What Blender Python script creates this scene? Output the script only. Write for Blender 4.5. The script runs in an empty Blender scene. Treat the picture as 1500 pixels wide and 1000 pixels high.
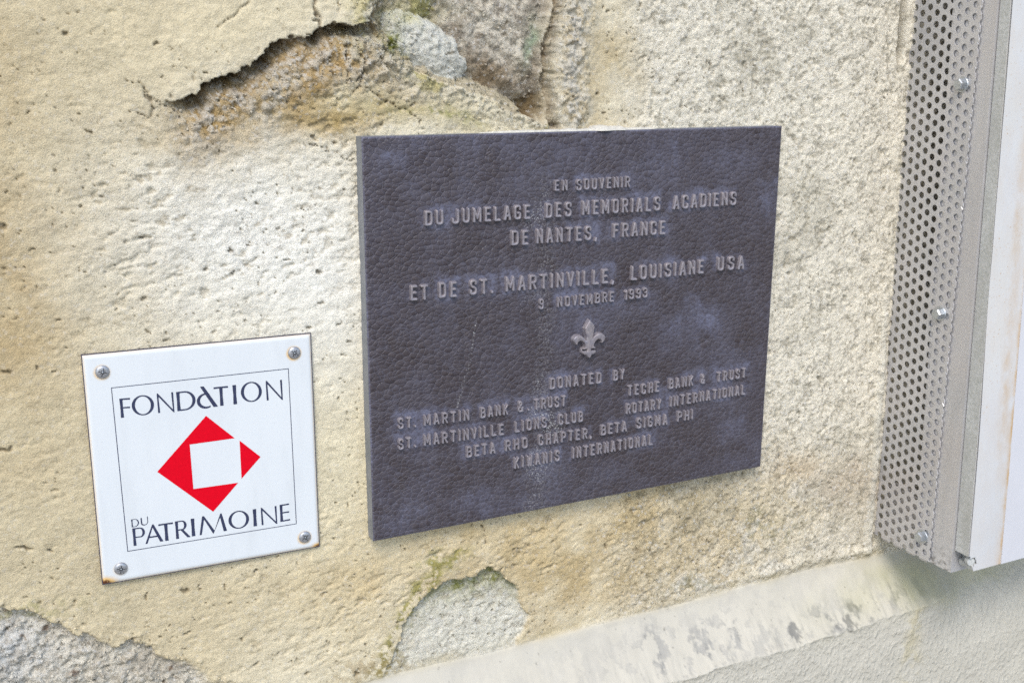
import bpy, bmesh, math
import numpy as np
from mathutils import Matrix, Vector

# ------------------------------------------------------------------ camera, light, exposure
H0 = 1.55            # height of the top edge of the memorial plaque above the ground
# plane coordinates used below: x right, y DOWN from the plaque's top edge, z INTO the wall (plaque face z = 0)
R = np.array([[0.89677394, -0.0041228, -0.44246977],
              [-0.10526261, 0.96926287, -0.2223719],
              [0.42978632, 0.24599285, 0.86877571]])
T = np.array([-0.12995973, -0.17649291, 0.94405026])
CAM = -R.T @ T
F = 1600.0
def w3(x, y, z): return (float(x), float(z), float(H0 - y))
scene = bpy.context.scene
cd = bpy.data.cameras.new('camera'); co = bpy.data.objects.new('camera', cd)
scene.collection.objects.link(co)
cd.lens = 36.0 * F / 1500.0; cd.sensor_width = 36.0; cd.clip_start = 0.01; cd.clip_end = 2000
def wd(v): return Vector((v[0], v[2], -v[1]))
m = Matrix.Identity(4)
for i, v in enumerate((wd(R[0]), -wd(R[1]), -wd(R[2]))):
    for j in range(3): m[j][i] = v[j]
m.translation = Vector(w3(*CAM))
co.matrix_world = m
scene.camera = co
cd.dof.use_dof = True; cd.dof.focus_distance = 1.0; cd.dof.aperture_fstop = 13.0
scene.cycles.use_denoising = False

SUN_EL, SUN_AZ = math.radians(49), math.radians(-32)      # azimuth from the wall's outward normal, towards the left
sdir = Vector((math.sin(SUN_AZ) * math.cos(SUN_EL), -math.cos(SUN_AZ) * math.cos(SUN_EL), math.sin(SUN_EL)))
world = bpy.data.worlds.new('World'); scene.world = world; world.use_nodes = True
nt = world.node_tree; nt.nodes.clear()
sky = nt.nodes.new('ShaderNodeTexSky'); sky.sky_type = 'NISHITA'; sky.sun_disc = False
sky.sun_elevation = SUN_EL; sky.sun_rotation = math.atan2(sdir.x, sdir.y)
sky.air_density = 1.0; sky.dust_density = 1.2; sky.ozone_density = 1.0
bg = nt.nodes.new('ShaderNodeBackground'); bg.inputs[1].default_value = 0.148
wo = nt.nodes.new('ShaderNodeOutputWorld')
nt.links.new(sky.outputs[0], bg.inputs[0]); nt.links.new(bg.outputs[0], wo.inputs[0])
sl = bpy.data.lights.new('sun', 'SUN'); sl.energy = 1.25; sl.angle = math.radians(24); sl.color = (1.0, 0.955, 0.89)
so = bpy.data.objects.new('sun', sl); scene.collection.objects.link(so)
so.rotation_euler = sdir.to_track_quat('Z', 'Y').to_euler(); so.location = (0, -3, 5)
scene.view_settings.view_transform = 'Standard'; scene.view_settings.look = 'None'
scene.view_settings.gamma = 1.0; scene.view_settings.use_curve_mapping = False
scene.view_settings.exposure = 0.86

# ------------------------------------------------------------------ helpers
WZ = 0.016           # depth of the wall's mean surface
def at(px, py, z=WZ):
    """where the ray through a photograph pixel meets the plane at depth z: x, y"""
    d = R.T @ np.array([(px - 750.0) / F, (py - 500.0) / F, 1.0])
    s = (z - CAM[2]) / d[2]; p = CAM + s * d
    return float(p[0]), float(p[1])
def ats(pts, z=WZ): return [at(a, b, z) for a, b in pts]

def hsh(ix, iy, seed):
    h = (ix.astype(np.int64) * 374761393 + iy.astype(np.int64) * 668265263 + seed * 1442695041) & 0xFFFFFFFF
    h = ((h ^ (h >> 13)) * 1274126177) & 0xFFFFFFFF
    h = ((h ^ (h >> 16)) * 2246822519) & 0xFFFFFFFF
    return ((h ^ (h >> 15)) & 0xFFFFFF).astype(np.float32) / 16777215.0
def vnoise(x, y, seed):
    fx = np.floor(x); fy = np.floor(y); ix = fx.astype(np.int64); iy = fy.astype(np.int64)
    u = (x - fx).astype(np.float32); v = (y - fy).astype(np.float32)
    u = u * u * u * (u * (u * 6 - 15) + 10); v = v * v * v * (v * (v * 6 - 15) + 10)
    a = hsh(ix, iy, seed); b = hsh(ix + 1, iy, seed); c = hsh(ix, iy + 1, seed); d = hsh(ix + 1, iy + 1, seed)
    return (a + (b - a) * u) * (1 - v) + (c + (d - c) * u) * v
def fbm(x, y, f, octs, seed, gain=0.5, ax=1.0, ay=1.0):
    """about -1 .. 1"""
    s = np.zeros(np.shape(x), np.float32); a = 1.0; n = 0.0
    ca, sa = math.cos(0.6), math.sin(0.6); px, py = x * ax, y * ay
    for o in range(octs):
        s += a * (vnoise(px * f, py * f, seed + o * 17) * 2 - 1); n += a * a
        px, py = px * ca - py * sa, px * sa + py * ca; f *= 2.03; a *= gain
    return s / math.sqrt(n) * 1.5
def worley(x, y, f, seed):
    px, py = x * f, y * f; fx = np.floor(px).astype(np.int64); fy = np.floor(py).astype(np.int64)
    best = np.full(px.shape, 9.0, np.float32); idv = np.zeros(px.shape, np.float32)
    for i in (-1, 0, 1):
        for j in (-1, 0, 1):
            cx = fx + i; cy = fy + j
            d = (px - cx - hsh(cx, cy, seed)) ** 2 + (py - cy - hsh(cx, cy, seed + 1)) ** 2
            q = d < best; best = np.where(q, d, best); idv = np.where(q, hsh(cx, cy, seed + 2), idv)
    return np.sqrt(best), idv
def sst(a, b, x):
    t = np.clip((x - a) / (b - a), 0, 1); return t * t * (3 - 2 * t)
def line_dist(X, Y, pts):
    best = np.full(X.shape, 9.0, np.float32)
    for (ax, ay), (bx, by) in zip(pts[:-1], pts[1:]):
        dx, dy = bx - ax, by - ay; L = dx * dx + dy * dy + 1e-12
        t = np.clip(((X - ax) * dx + (Y - ay) * dy) / L, 0, 1)
        np.minimum(best, np.hypot(X - ax - t * dx, Y - ay - t * dy), out=best)
    return best
def poly_sdf(X, Y, pts):
    """positive inside"""
    ins = np.zeros(X.shape, bool); q = list(pts) + [pts[0]]
    for (ax, ay), (bx, by) in zip(q[:-1], q[1:]):
        if ay == by: continue
        c = ((ay > Y) != (by > Y)) & (X < (bx - ax) * (Y - ay) / (by - ay) + ax)
        ins ^= c
    d = line_dist(X, Y, q)
    return np.where(ins, d, -d)

def link(o, parent=None):
    scene.collection.objects.link(o)
    if parent is not None: o.parent = parent
    return o
def empty(name, loc, label, cat):
    o = bpy.data.objects.new(name, None); link(o); o.location = loc
    o.empty_display_size = 0.05; o['label'] = label; o['category'] = cat
    ORG[o.name] = loc
    return o
ORG = {}
def mesh_obj(name, verts, faces, mat, parent=None, smooth=False, label=None):
    """verts in world coordinates; stored relative to the parent empty"""
    off = ORG.get(parent.name, (0, 0, 0)) if parent is not None else (0, 0, 0)
    me = bpy.data.meshes.new(name)
    me.from_pydata([(v[0] - off[0], v[1] - off[1], v[2] - off[2]) for v in verts], [], faces)
    me.materials.append(mat)
    if smooth: me.polygons.foreach_set('use_smooth', [True] * len(me.polygons))
    me.update()
    o = bpy.data.objects.new(name, me); link(o, parent)
    if label: o['label'] = label
    return o
def np_mesh(name, co_, quads, smooth=True):
    me = bpy.data.meshes.new(name)
    co_ = np.ascontiguousarray(co_, dtype=np.float32); quads = np.ascontiguousarray(quads, dtype=np.int32)
    me.vertices.add(len(co_)); me.vertices.foreach_set('co', co_.ravel())
    k = quads.shape[1]
    me.loops.add(quads.size); me.loops.foreach_set('vertex_index', quads.ravel())
    me.polygons.add(len(quads)); me.polygons.foreach_set('loop_start', np.arange(0, quads.size, k, dtype=np.int32))
    me.polygons.foreach_set('loop_total', np.full(len(quads), k, np.int32))
    me.polygons.foreach_set('use_smooth', np.full(len(quads), smooth, bool))
    me.update(calc_edges=True)
    return me
def box(b, x0, x1, y0, y1, z0, z1):
    """plane coordinates; appends to (verts, faces)"""
    V, Fc = b; n = len(V)
    for z in (z0, z1):
        for (x, y) in ((x0, y0), (x1, y0), (x1, y1), (x0, y1)): V.append(w3(x, y, z))
    for f in ((0, 1, 2, 3), (7, 6, 5, 4), (0, 4, 5, 1), (1, 5, 6, 2), (2, 6, 7, 3), (3, 7, 4, 0)):
        Fc.append(tuple(n + i for i in f))
def bevel(o, w, seg=2):
    md = o.modifiers.new('bevel', 'BEVEL'); md.width = w; md.segments = seg; md.limit_method = 'ANGLE'

# ------------------------------------------------------------------ materials
class N:
    def __init__(s, name):
        s.m = bpy.data.materials.new(name); s.m.use_nodes = True; s.t = s.m.node_tree
        s.b = s.t.nodes['Principled BSDF']; s.tc = s.t.nodes.new('ShaderNodeTexCoord')
    def new(s, k, **kw):
        n = s.t.nodes.new(k)
        for a, v in kw.items(): setattr(n, a, v)
        return n
    def ln(s, a, b): s.t.links.new(a, b)
    def inp(s, node, i, v):
        if hasattr(v, 'default_value') or hasattr(v, 'is_linked'): s.ln(v, node.inputs[i])
        else: node.inputs[i].default_value = v
    def noise(s, scale, detail=4, rough=0.55, vec=None, stretch=None, dist=0.0):
        n = s.new('ShaderNodeTexNoise'); n.inputs['Scale'].default_value = scale
        n.inputs['Detail'].default_value = detail; n.inputs['Roughness'].default_value = rough
        n.inputs['Distortion'].default_value = dist
        src = vec or s.tc.outputs['Object']
        if stretch:
            mp = s.new('ShaderNodeMapping'); mp.inputs['Scale'].default_value = stretch
            s.ln(src, mp.inputs[0]); src = mp.outputs[0]
        s.ln(src, n.inputs['Vector']); return n.outputs['Fac']
    def ramp(s, fac, stops):
        r = s.new('ShaderNodeValToRGB'); e = r.color_ramp.elements
        while len(e) < len(stops): e.new(0.5)
        for q, (p, c) in zip(e, stops):
            q.position = p; q.color = (c, c, c, 1) if isinstance(c, (int, float)) else (*c, 1)
        s.ln(fac, r.inputs[0]); return r.outputs[0]
    def mix(s, fac, a, b, mode='MIX'):
        n = s.new('ShaderNodeMix', data_type='RGBA', blend_type=mode)
        s.inp(n, 0, fac)
        for i, v in ((6, a), (7, b)):
            if isinstance(v, tuple): n.inputs[i].default_value = (*v, 1)
            else: s.ln(v, n.inputs[i])
        return n.outputs[2]
    def math(s, op, a, b=0.0, clamp=False):
        n = s.new('ShaderNodeMath', operation=op); n.use_clamp = clamp
        s.inp(n, 0, a); s.inp(n, 1, b); return n.outputs[0]
    def attr(s, name, what='Fac'):
        n = s.new('ShaderNodeAttribute'); n.attribute_name = name; return n.outputs[what]
    def bump(s, h, dist, strength=1.0, prev=None):
        n = s.new('ShaderNodeBump'); n.inputs['Distance'].default_value = dist
        s.inp(n, 'Strength', strength); s.ln(h, n.inputs['Height'])
        if prev is not None: s.ln(prev, n.inputs['Normal'])
        return n.outputs[0]
    def out(s, col, rough=0.8, metal=0.0, normal=None, spec=0.5):
        if isinstance(col, tuple): s.b.inputs['Base Color'].default_value = (*col, 1)
        else: s.ln(col, s.b.inputs['Base Color'])
        s.inp(s.b, 'Roughness', rough); s.inp(s.b, 'Metallic', metal)
        s.b.inputs['Specular IOR Level'].default_value = spec
        if normal is not None: s.ln(normal, s.b.inputs['Normal'])
        return s.m

def wall_mat():
    n = N('wall_render')
    pig = n.attr('pigment', 'Color'); grain = n.attr('grain'); 
    fine = n.noise(900, 3, 0.6); mid = n.noise(260, 4, 0.6); big = n.noise(45, 4, 0.6, stretch=(0.7, 1, 1.3))
    c = n.mix(1.0, pig, n.ramp(big, [(0.3, 0.90), (0.7, 1.08)]), 'MULTIPLY')
    c = n.mix(1.0, c, n.ramp(mid, [(0.3, 0.90), (0.5, 1.0), (0.7, 1.06)]), 'MULTIPLY')
    c = n.mix(1.0, c, n.ramp(n.noise(750, 3, 0.65), [(0.32, 0.77), (0.45, 0.97), (0.7, 1.07)]), 'MULTIPLY')
    # tiny dark and pale grains
    sp = n.new('ShaderNodeTexVoronoi'); sp.inputs['Scale'].default_value = 420; n.ln(n.tc.outputs['Object'], sp.inputs['Vector'])
    cell = n.new('ShaderNodeSeparateColor'); n.ln(sp.outputs['Color'], cell.inputs[0])
    g = n.math('MULTIPLY', n.ramp(cell.outputs[0], [(0.0, 1.0), (0.10, 0.0)]), n.math('MULTIPLY', grain, 0.55))
    c = n.mix(g, c, n.mix(1.0, c, (0.42, 0.38, 0.34), 'MULTIPLY'))
    g2 = n.math('MULTIPLY', n.ramp(cell.outputs[1], [(0.88, 0.0), (0.97, 1.0)]), n.math('MULTIPLY', grain, 0.4))
    c = n.mix(g2, c, (0.66, 0.64, 0.60))
    b = n.bump(n.noise(420, 3, 0.6), 0.0012, n.math('ADD', n.math('MULTIPLY', grain, 0.45), 0.16))
    b = n.bump(fine, 0.0016, n.math('ADD', n.math('MULTIPLY', grain, 0.6), 0.4), b)
    return n.out(c, 0.92, 0, b, 0.25)
M_WALL = wall_mat()

def plaque_mat(face=True):
    n = N('cast_plaque' if face else 'cast_plaque_edge')
    mp = n.new('ShaderNodeMapping'); mp.inputs['Scale'].default_value = (0.86, 1, 1.2); n.ln(n.tc.outputs['Object'], mp.inputs[0])
    wv = n.new('ShaderNodeTexNoise'); wv.inputs['Scale'].default_value = 22; wv.inputs['Detail'].default_value = 3
    n.ln(mp.outputs[0], wv.inputs['Vector'])
    sc = n.new('ShaderNodeVectorMath', operation='SCALE'); sc.inputs['Scale'].default_value = 0.012; n.ln(wv.outputs['Color'], sc.inputs[0])
    ad = n.new('ShaderNodeVectorMath', operation='ADD'); n.ln(mp.outputs[0], ad.inputs[0]); n.ln(sc.outputs[0], ad.inputs[1])
    haze = n.attr('haze'); speck = n.attr('speck')
    fine = n.noise(700, 3, 0.6); mid = n.noise(150, 5, 0.65)
    if face:
        v = n.new('ShaderNodeTexVoronoi', feature='DISTANCE_TO_EDGE'); v.inputs['Scale'].default_value = 190; n.ln(ad.outputs[0], v.inputs['Vector'])
        v2 = n.new('ShaderNodeTexVoronoi', feature='SMOOTH_F1'); v2.inputs['Scale'].default_value = 190; v2.inputs['Smoothness'].default_value = 0.3
        n.ln(ad.outputs[0], v2.inputs['Vector'])
        v3 = n.new('ShaderNodeTexVoronoi', feature='DISTANCE_TO_EDGE'); v3.inputs['Scale'].default_value = 60; n.ln(ad.outputs[0], v3.inputs['Vector'])
        v2.inputs['Smoothness'].default_value = 0.12
        pill = n.math('MULTIPLY', n.math('POWER', v2.outputs['Distance'], 2.0), -1.6)
        pill = n.math('ADD', pill, n.ramp(v3.outputs['Distance'], [(0.0, 0.0), (0.04, 0.15)]))
        pill = n.math('ADD', n.math('MULTIPLY', pill, 0.7), n.ramp(v.outputs['Distance'], [(0.0, 0.0), (0.09, 0.30)]))
        pill = n.math('ADD', pill, n.math('MULTIPLY', n.noise(500, 4, 0.7), 0.35))
        groove_glint = n.ramp(v.outputs['Distance'], [(0.0, 1.0), (0.09, 0.0)])
    base = n.mix(n.ramp(mid, [(0.35, 0.0), (0.65, 1.0)]), (0.040, 0.028, 0.029), (0.060, 0.047, 0.050))
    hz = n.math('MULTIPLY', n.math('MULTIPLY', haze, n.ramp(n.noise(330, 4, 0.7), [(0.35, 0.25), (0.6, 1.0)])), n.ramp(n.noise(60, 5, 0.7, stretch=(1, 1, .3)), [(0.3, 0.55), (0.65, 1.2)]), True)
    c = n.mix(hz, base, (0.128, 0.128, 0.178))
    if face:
        c = n.mix(n.math('MULTIPLY', groove_glint, 0.20), c, (0.15, 0.155, 0.21))  # bluish highlights along the leather creases, put into the colour
    dots = n.ramp(n.noise(1100, 1, 0.5), [(0.68, 0.0), (0.76, 1.0)])
    c = n.mix(n.math('MULTIPLY', dots, 0.35), c, (0.42, 0.42, 0.44))
    ws = n.math('MULTIPLY', speck, n.ramp(n.noise(620, 2, 0.6), [(0.54, 0.0), (0.66, 1.0)]), True)
    c = n.mix(ws, c, (0.50, 0.49, 0.47))
    b = n.bump(fine, 0.0004, 0.5)
    if face: b = n.bump(pill, 0.00092, n.math('SUBTRACT', 0.9, n.math('MULTIPLY', haze, 0.5), True), b)
    return n.out(c, n.ramp(mid, [(0.3, 0.40), (0.7, 0.58)]), 0.0, b, 0.5)
M_PLQ = plaque_mat(True)

def letter_mat():
    n = N('cast_letter_metal')
    mid = n.noise(260, 4, 0.6); geo = n.new('ShaderNodeNewGeometry')
    wear = n.ramp(geo.outputs['Pointiness'], [(0.48, 0.0), (0.56, 1.0)])
    base = n.mix(n.ramp(mid, [(0.35, 0.0), (0.65, 1.0)]), (0.21, 0.188, 0.205), (0.34, 0.295, 0.290))
    blue = n.ramp(n.noise(90, 3, 0.6), [(0.45, 0.0), (0.65, 0.6)])
    c = n.mix(n.math('MULTIPLY', blue, 0.6), base, (0.26, 0.265, 0.33))
    return n.out(c, n.ramp(n.noise(300, 3, 0.6), [(0.3, 0.28), (0.7, 0.5)]), 0.3, n.bump(n.noise(900, 3, 0.6), 0.0003, 0.5), 0.5)
M_LET = letter_mat()
def simple_plaque_edge():
    n = N('plaque_side')
    c = n.mix(n.ramp(n.noise(60, 4, 0.6), [(0.35, 0.0), (0.65, 1.0)]), (0.17, 0.18, 0.19), (0.23, 0.235, 0.245))
    c = n.mix(n.ramp(n.noise(900, 2, 0.6), [(0.66, 0.0), (0.74, 0.7)]), c, (0.36, 0.35, 0.32))
    return n.out(c, 0.6, 0, n.bump(n.noise(500, 3, 0.6), 0.0004, 0.5))
M_EDGE = simple_plaque_edge()

def enamel_mat():
    n = N('white_enamel')
    rust = n.attr('rust'); dirt = n.noise(9, 4, 0.6)
    c = n.mix(n.ramp(dirt, [(0.35, 0.0), (0.7, 1.0)]), (0.670, 0.690, 0.690), (0.712, 0.728, 0.722))
    c = n.mix(n.ramp(n.noise(420, 2, 0.5), [(0.72, 0.0), (0.76, 0.5)]), c, (0.35, 0.36, 0.40))
    c = n.mix(n.ramp(n.noise(26, 5, 0.7, stretch=(1.6, 1, 0.35)), [(0.5, 0.0), (0.8, 0.28)]), c, (0.50, 0.51, 0.50))
    rr = n.math('MULTIPLY', rust, n.ramp(n.noise(500, 4, 0.6), [(0.25, 0.6), (0.6, 1.0)]), True)
    c = n.mix(n.ramp(rr, [(0.05, 0.0), (0.45, 0.85)]), c, (0.72, 0.42, 0.09))
    c = n.mix(n.ramp(rr, [(0.5, 0.0), (0.8, 1.0)]), c, (0.11, 0.035, 0.012))
    return n.out(c, 0.16, 0, n.bump(n.noise(35, 2, 0.5), 0.0006, 0.25), 0.5)
M_ENA = enamel_mat()
def flat(name, col, rough, metal=0.0, nscale=300, var=0.12, bumpd=0.0002, spec=0.5):
    n = N(name)
    lo = tuple(x * (1 - var) for x in col); hi = tuple(min(1, x * (1 + var)) for x in col)
    c = n.mix(n.ramp(n.noise(nscale, 4, 0.6), [(0.3, 0.0), (0.7, 1.0)]), lo, hi)
    return n.out(c, rough, metal, n.bump(n.noise(nscale * 3, 3, 0.6), bumpd, 0.4), spec)
M_INK = flat('navy_enamel_print', (0.035, 0.042, 0.085), 0.2)
M_RED = flat('red_enamel_print', (0.68, 0.0, 0.012), 0.4, var=0.06, spec=0.15)
M_EEDGE = flat('dark_enamel_edge', (0.06, 0.055, 0.075), 0.5)
M_SCREW = flat('dull_zinc_screw', (0.42, 0.42, 0.43), 0.4, 0.7, 500, 0.25, 0.0004)
M_DARK = flat('dark_recess', (0.03, 0.03, 0.033), 0.7, 0.2)
M_BOLT = flat('bright_zinc_bolt', (0.50, 0.52, 0.53), 0.34, 0.8, 500, 0.12)

def steel_mat(name, streak):
    n = N(name)
    st = n.noise(30, 5, 0.6, stretch=(1, 2.5, 0.6) if streak else (1, 1, 1)); mid = n.noise(120, 4, 0.6)
    c = n.mix(n.ramp(st, [(0.3, 0.0), (0.7, 1.0)]), (0.53, 0.52, 0.515), (0.62, 0.605, 0.60))
    warm = n.ramp(n.noise(8, 3, 0.6), [(0.45, 0.0), (0.7, 0.5)])
    c = n.mix(warm, c, (0.60, 0.55, 0.52))
    rst = n.attr('grime'); blot = n.ramp(n.noise(160, 4, 0.7), [(0.48, 0.0), (0.6, 0.8)])
    c = n.mix(n.math('MULTIPLY', rst, blot, True), c, (0.13, 0.12, 0.11))
    return n.out(c, n.ramp(mid, [(0.3, 0.38), (0.7, 0.55)]), 0.55, n.bump(n.noise(420, 3, 0.6), 0.0002, 0.4))
M_PERF = steel_mat('perforated_steel', False)
M_STRIP = steel_mat('brushed_steel', True)
def board_mat():
    n = N('white_board')
    rust = n.attr('rust'); big = n.noise(7, 4, 0.6, stretch=(1, 1, 0.4))
    c = n.mix(n.ramp(big, [(0.35, 0.0), (0.7, 1.0)]), (0.575, 0.57, 0.56), (0.62, 0.61, 0.59))
    c = n.mix(n.math('MULTIPLY', n.ramp(big, [(0.5, 0.0), (0.75, 1.0)]), 0.5), c, (0.58, 0.54, 0.44))
    blot = n.ramp(n.noise(70, 5, 0.7, stretch=(1, 1, 0.5)), [(0.30, 0.0), (0.62, 1.0)])
    c = n.mix(n.math('MULTIPLY', rust, blot, True), c, (0.50, 0.33, 0.16))
    dots = n.math('MULTIPLY', n.ramp(n.noise(420, 2, 0.5), [(0.66, 0.0), (0.72, 1.0)]), n.ramp(big, [(0.4, 0.0), (0.6, 0.8)]))
    c = n.mix(n.math('MULTIPLY', dots, n.attr('dots'), True), c, (0.42, 0.25, 0.11))
    return n.out(c, n.ramp(big, [(0.3, 0.42), (0.7, 0.62)]), 0, n.bump(n.noise(60, 3, 0.5), 0.0006, 0.2), 0.35)
M_BOARD = board_mat()
def board_edge_mat():
    n = N('rough_board_edge')
    c = n.mix(n.ramp(n.noise(40, 5, 0.65, stretch=(1, 1, 0.4)), [(0.35, 0.0), (0.65, 1.0)]), (0.42, 0.41, 0.375), (0.52, 0.515, 0.485))
    c = n.mix(n.ramp(n.noise(300, 5, 0.7), [(0.42, 0.0), (0.65, 0.7)]), c, (0.33, 0.33, 0.28))
    return n.out(c, 0.9, 0, n.bump(n.noise(350, 4, 0.65), 0.0009, 0.6))
M_BEDGE = board_edge_mat()
def base_mat():
    n = N('painted_base')
    pig = n.attr('pigment', 'Color'); roller = n.noise(170, 3, 0.5, stretch=(1, 1, 0.8))
    blob = n.ramp(roller, [(0.45, 0.0), (0.75, 1.0)])
    c = n.mix(1.0, pig, n.ramp(n.noise(30, 4, 0.6), [(0.3, 0.95), (0.7, 1.05)]), 'MULTIPLY')
    return n.out(c, 0.6, 0, n.bump(n.noise(500, 3, 0.5), 0.0005, 0.3, n.bump(blob, 0.0012, n.attr('roller'))), 0.3)
M_BASE = base_mat()

# ------------------------------------------------------------------ glyphs
def rnd(pts, r=0.16, k=3):
    """round the inner corners of a polyline"""
    out = [pts[0]]
    for i in range(1, len(pts) - 1):
        p = np.array(pts[i]); a = np.array(pts[i - 1]); b = np.array(pts[i + 1])
        da, db = np.linalg.norm(a - p), np.linalg.norm(b - p)
        q = min(r, da * 0.5, db * 0.5); s = p + (a - p) / da * q; e = p + (b - p) / db * q
        for t in np.linspace(0, 1, k + 1): out.append(tuple((1 - t) ** 2 * s + 2 * t * (1 - t) * p + t * t * e))
    return out + [pts[-1]]
w = 0.36   # centre line width of a normal letter, cap height (centre lines) 1
def loop(x0, x1, y0, y1, r=0.15):
    xm = (x0 + x1) / 2
    return rnd([(xm, y1), (x1, y1), (x1, y0), (x0, y0), (x0, y1), (xm, y1)], r)
G = {
 'A': (w, [[(0, 0), (w * .5 - .02, 1), (w * .5 + .02, 1), (w, 0)], [(.07, .28), (w - .07, .28)]]),
 'B': (w, [[(0, 0), (0, 1)], rnd([(0, 1), (w * .92, 1), (w * .92, .52), (0, .52)], .16), rnd([(0, .52), (w, .52), (w, 0), (0, 0)], .16)]),
 'C': (w, [rnd([(w, .72), (w, 1), (0, 1), (0, 0), (w, 0), (w, .28)], .17)]),
 'D': (w, [[(0, 0), (0, 1)], rnd([(0, 1), (w, 1), (w, 0), (0, 0)], .2)]),
 'E': (w * .85, [[(w * .85, 1), (0, 1), (0, 0), (w * .85, 0)], [(0, .52), (w * .7, .52)]]),
 'F': (w * .85, [[(w * .85, 1), (0, 1), (0, 0)], [(0, .52), (w * .7, .52)]]),
 'G': (w, [rnd([(w, .74), (w, 1), (0, 1), (0, 0), (w, 0), (w, .45), (w * .55, .45)], .16)]),
 'H': (w, [[(0, 0), (0, 1)], [(w, 0), (w, 1)], [(0, .5), (w, .5)]]),
 'I': (0.0, [[(0, 0), (0, 1)]]),
 'J': (w, [rnd([(w, 1), (w, 0), (0, 0), (0, .3)], .17)]),
 'K': (w, [[(0, 0), (0, 1)], [(w, 1), (0, .42)], [(.12, .55), (w, 0)]]),
 'L': (w * .85, [[(0, 1), (0, 0), (w * .85, 0)]]),
 'M': (w * 1.25, [[(0, 0), (0, 1), (w * .625, .25), (w * 1.25, 1), (w * 1.25, 0)]]),
 'N': (w, [[(0, 0), (0, 1), (w, 0), (w, 1)]]),
 'O': (w, [loop(0, w, 0, 1, .17)]),
 'P': (w, [[(0, 0), (0, 1)], rnd([(0, 1), (w, 1), (w, .45), (0, .45)], .17)]),
 'R': (w, [[(0, 0), (0, 1)], rnd([(0, 1), (w, 1), (w, .48), (0, .48)], .17), [(w * .45, .48), (w, 0)]]),
 'S': (w, [rnd([(w, .76), (w, 1), (0, 1), (0, .56), (w, .46), (w, 0), (0, 0), (0, .24)], .18)]),
 'T': (w, [[(0, 1), (w, 1)], [(w / 2, 1), (w / 2, 0)]]),
 'U': (w, [rnd([(0, 1), (0, 0), (w, 0), (w, 1)], .18)]),
 'V': (w, [[(0, 1), (w / 2, 0), (w, 1)]]),
 'W': (w * 1.35, [[(0, 1), (w * .34, 0), (w * .675, .8), (w * 1.01, 0), (w * 1.35, 1)]]),
 'Y': (w, [[(0, 1), (w / 2, .45), (w, 1)], [(w / 2, .45), (w / 2, 0)]]),
 '&': (w, [rnd([(w, .0), (.06, .72), (.06, 1), (w * .75, 1), (w * .75, .72), (0, .42), (0, 0), (w * .8, 0), (w, .4)], .14)]),
 '9': (w, [rnd([(w, .5), (0, .5), (0, 1), (w, 1), (w, 0), (0, 0), (0, .2)], .16)]),
 '3': (w, [rnd([(0, .8), (0, 1), (w, 1), (w, .52), (w * .4, .52)], .16), rnd([(w * .4, .52), (w, .52), (w, 0), (0, 0), (0, .2)], .16)]),
 '1': (w * .3, [[(0, .86), (w * .35, 1), (w * .35, 0)]]),
 '.': (0.0, [[(0, 0), (0, .04)]]),
 ',': (0.04, [[(.04, .04), (0, -.14)]]),
}
HALF = 0.088          # stroke half width / cap height
def letter_mesh(ch, cap, xs, relief):
    """raised letter: a height field kept where it stands above the plate"""
    wd_, strokes = G[ch]
    step = cap / 54.0; hw = HALF * cap; s = cap - 2 * hw; pad = hw + step * 2.5
    W_ = wd_ * xs * s
    nx = int((W_ + 2 * pad) / step) + 1; lo = -0.25 * cap if ch == ',' else -pad + hw
    hi = 0.3 * cap if ch in '.,' else cap + pad - hw
    ny = int((hi - lo) / step) + 1
    X, Y = np.meshgrid(np.arange(nx) * step - pad + hw, np.arange(ny) * step + lo)
    d = np.full(X.shape, 9.0)
    for st in strokes:
        d = np.minimum(d, line_dist(X, Y, [(p[0] * xs * s + hw, p[1] * s + hw) for p in st]))
    e = hw - d                                                # positive inside the stroke
    t = np.clip((e + step * 1.1) / (step * 2.3), 0, 1)
    z = relief * t - 0.0004 + 0.00025 * np.clip(e / hw, 0, 1)
    z = np.where(e < -step * 1.6, -0.0008, z)
    keep = e > -step * 2.2
    idx = -np.ones(X.shape, int); idx[keep] = np.arange(keep.sum())
    q = np.stack([idx[:-1, :-1], idx[:-1, 1:], idx[1:, 1:], idx[1:, :-1]], -1).reshape(-1, 4)
    q = q[(q >= 0).all(1)]
    co_ = np.stack([X[keep], -z[keep], Y[keep]], -1)
    me = np_mesh('letter', co_, q, True); me.materials.append(M_LET)
    return me, W_ + 2 * hw

# ------------------------------------------------------------------ ground
b = ([], []); b[0].extend([(-400, -400, 0), (400, -400, 0), (400, 400, 0), (-400, 400, 0)]); b[1].append((0, 1, 2, 3))
g = mesh_obj('ground', *b, flat('grey_paving', (0.22, 0.21, 0.19), 0.9, 0, 3)); g['kind'] = 'structure'

# ------------------------------------------------------------------ wall height field
def axis(parts):
    out = [parts[0][0]]
    for a, b_, st in parts:
        n = max(1, int(round((b_ - a) / st))); out += list(a + (b_ - a) * (np.arange(1, n + 1) / n))
    return np.array(out)
ax_x = axis([(-3.0, -0.9, 0.2), (-0.9, -0.70, 0.005), (-0.70, -0.36, 0.0026), (-0.36, 0.70, 0.00125), (0.70, 1.08, 0.003), (1.08, 1.3, 0.02), (1.3, 3.2, 0.2)])
ax_y = axis([(-1.7, -0.45, 0.1), (-0.45, -0.16, 0.0028), (-0.16, 0.625, 0.00125), (0.625, 0.84, 0.003), (0.84, 1.0, 0.02), (1.0, H0 - 0.002, 0.06)])
X, Y = np.meshgrid(ax_x, ax_y)
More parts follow.
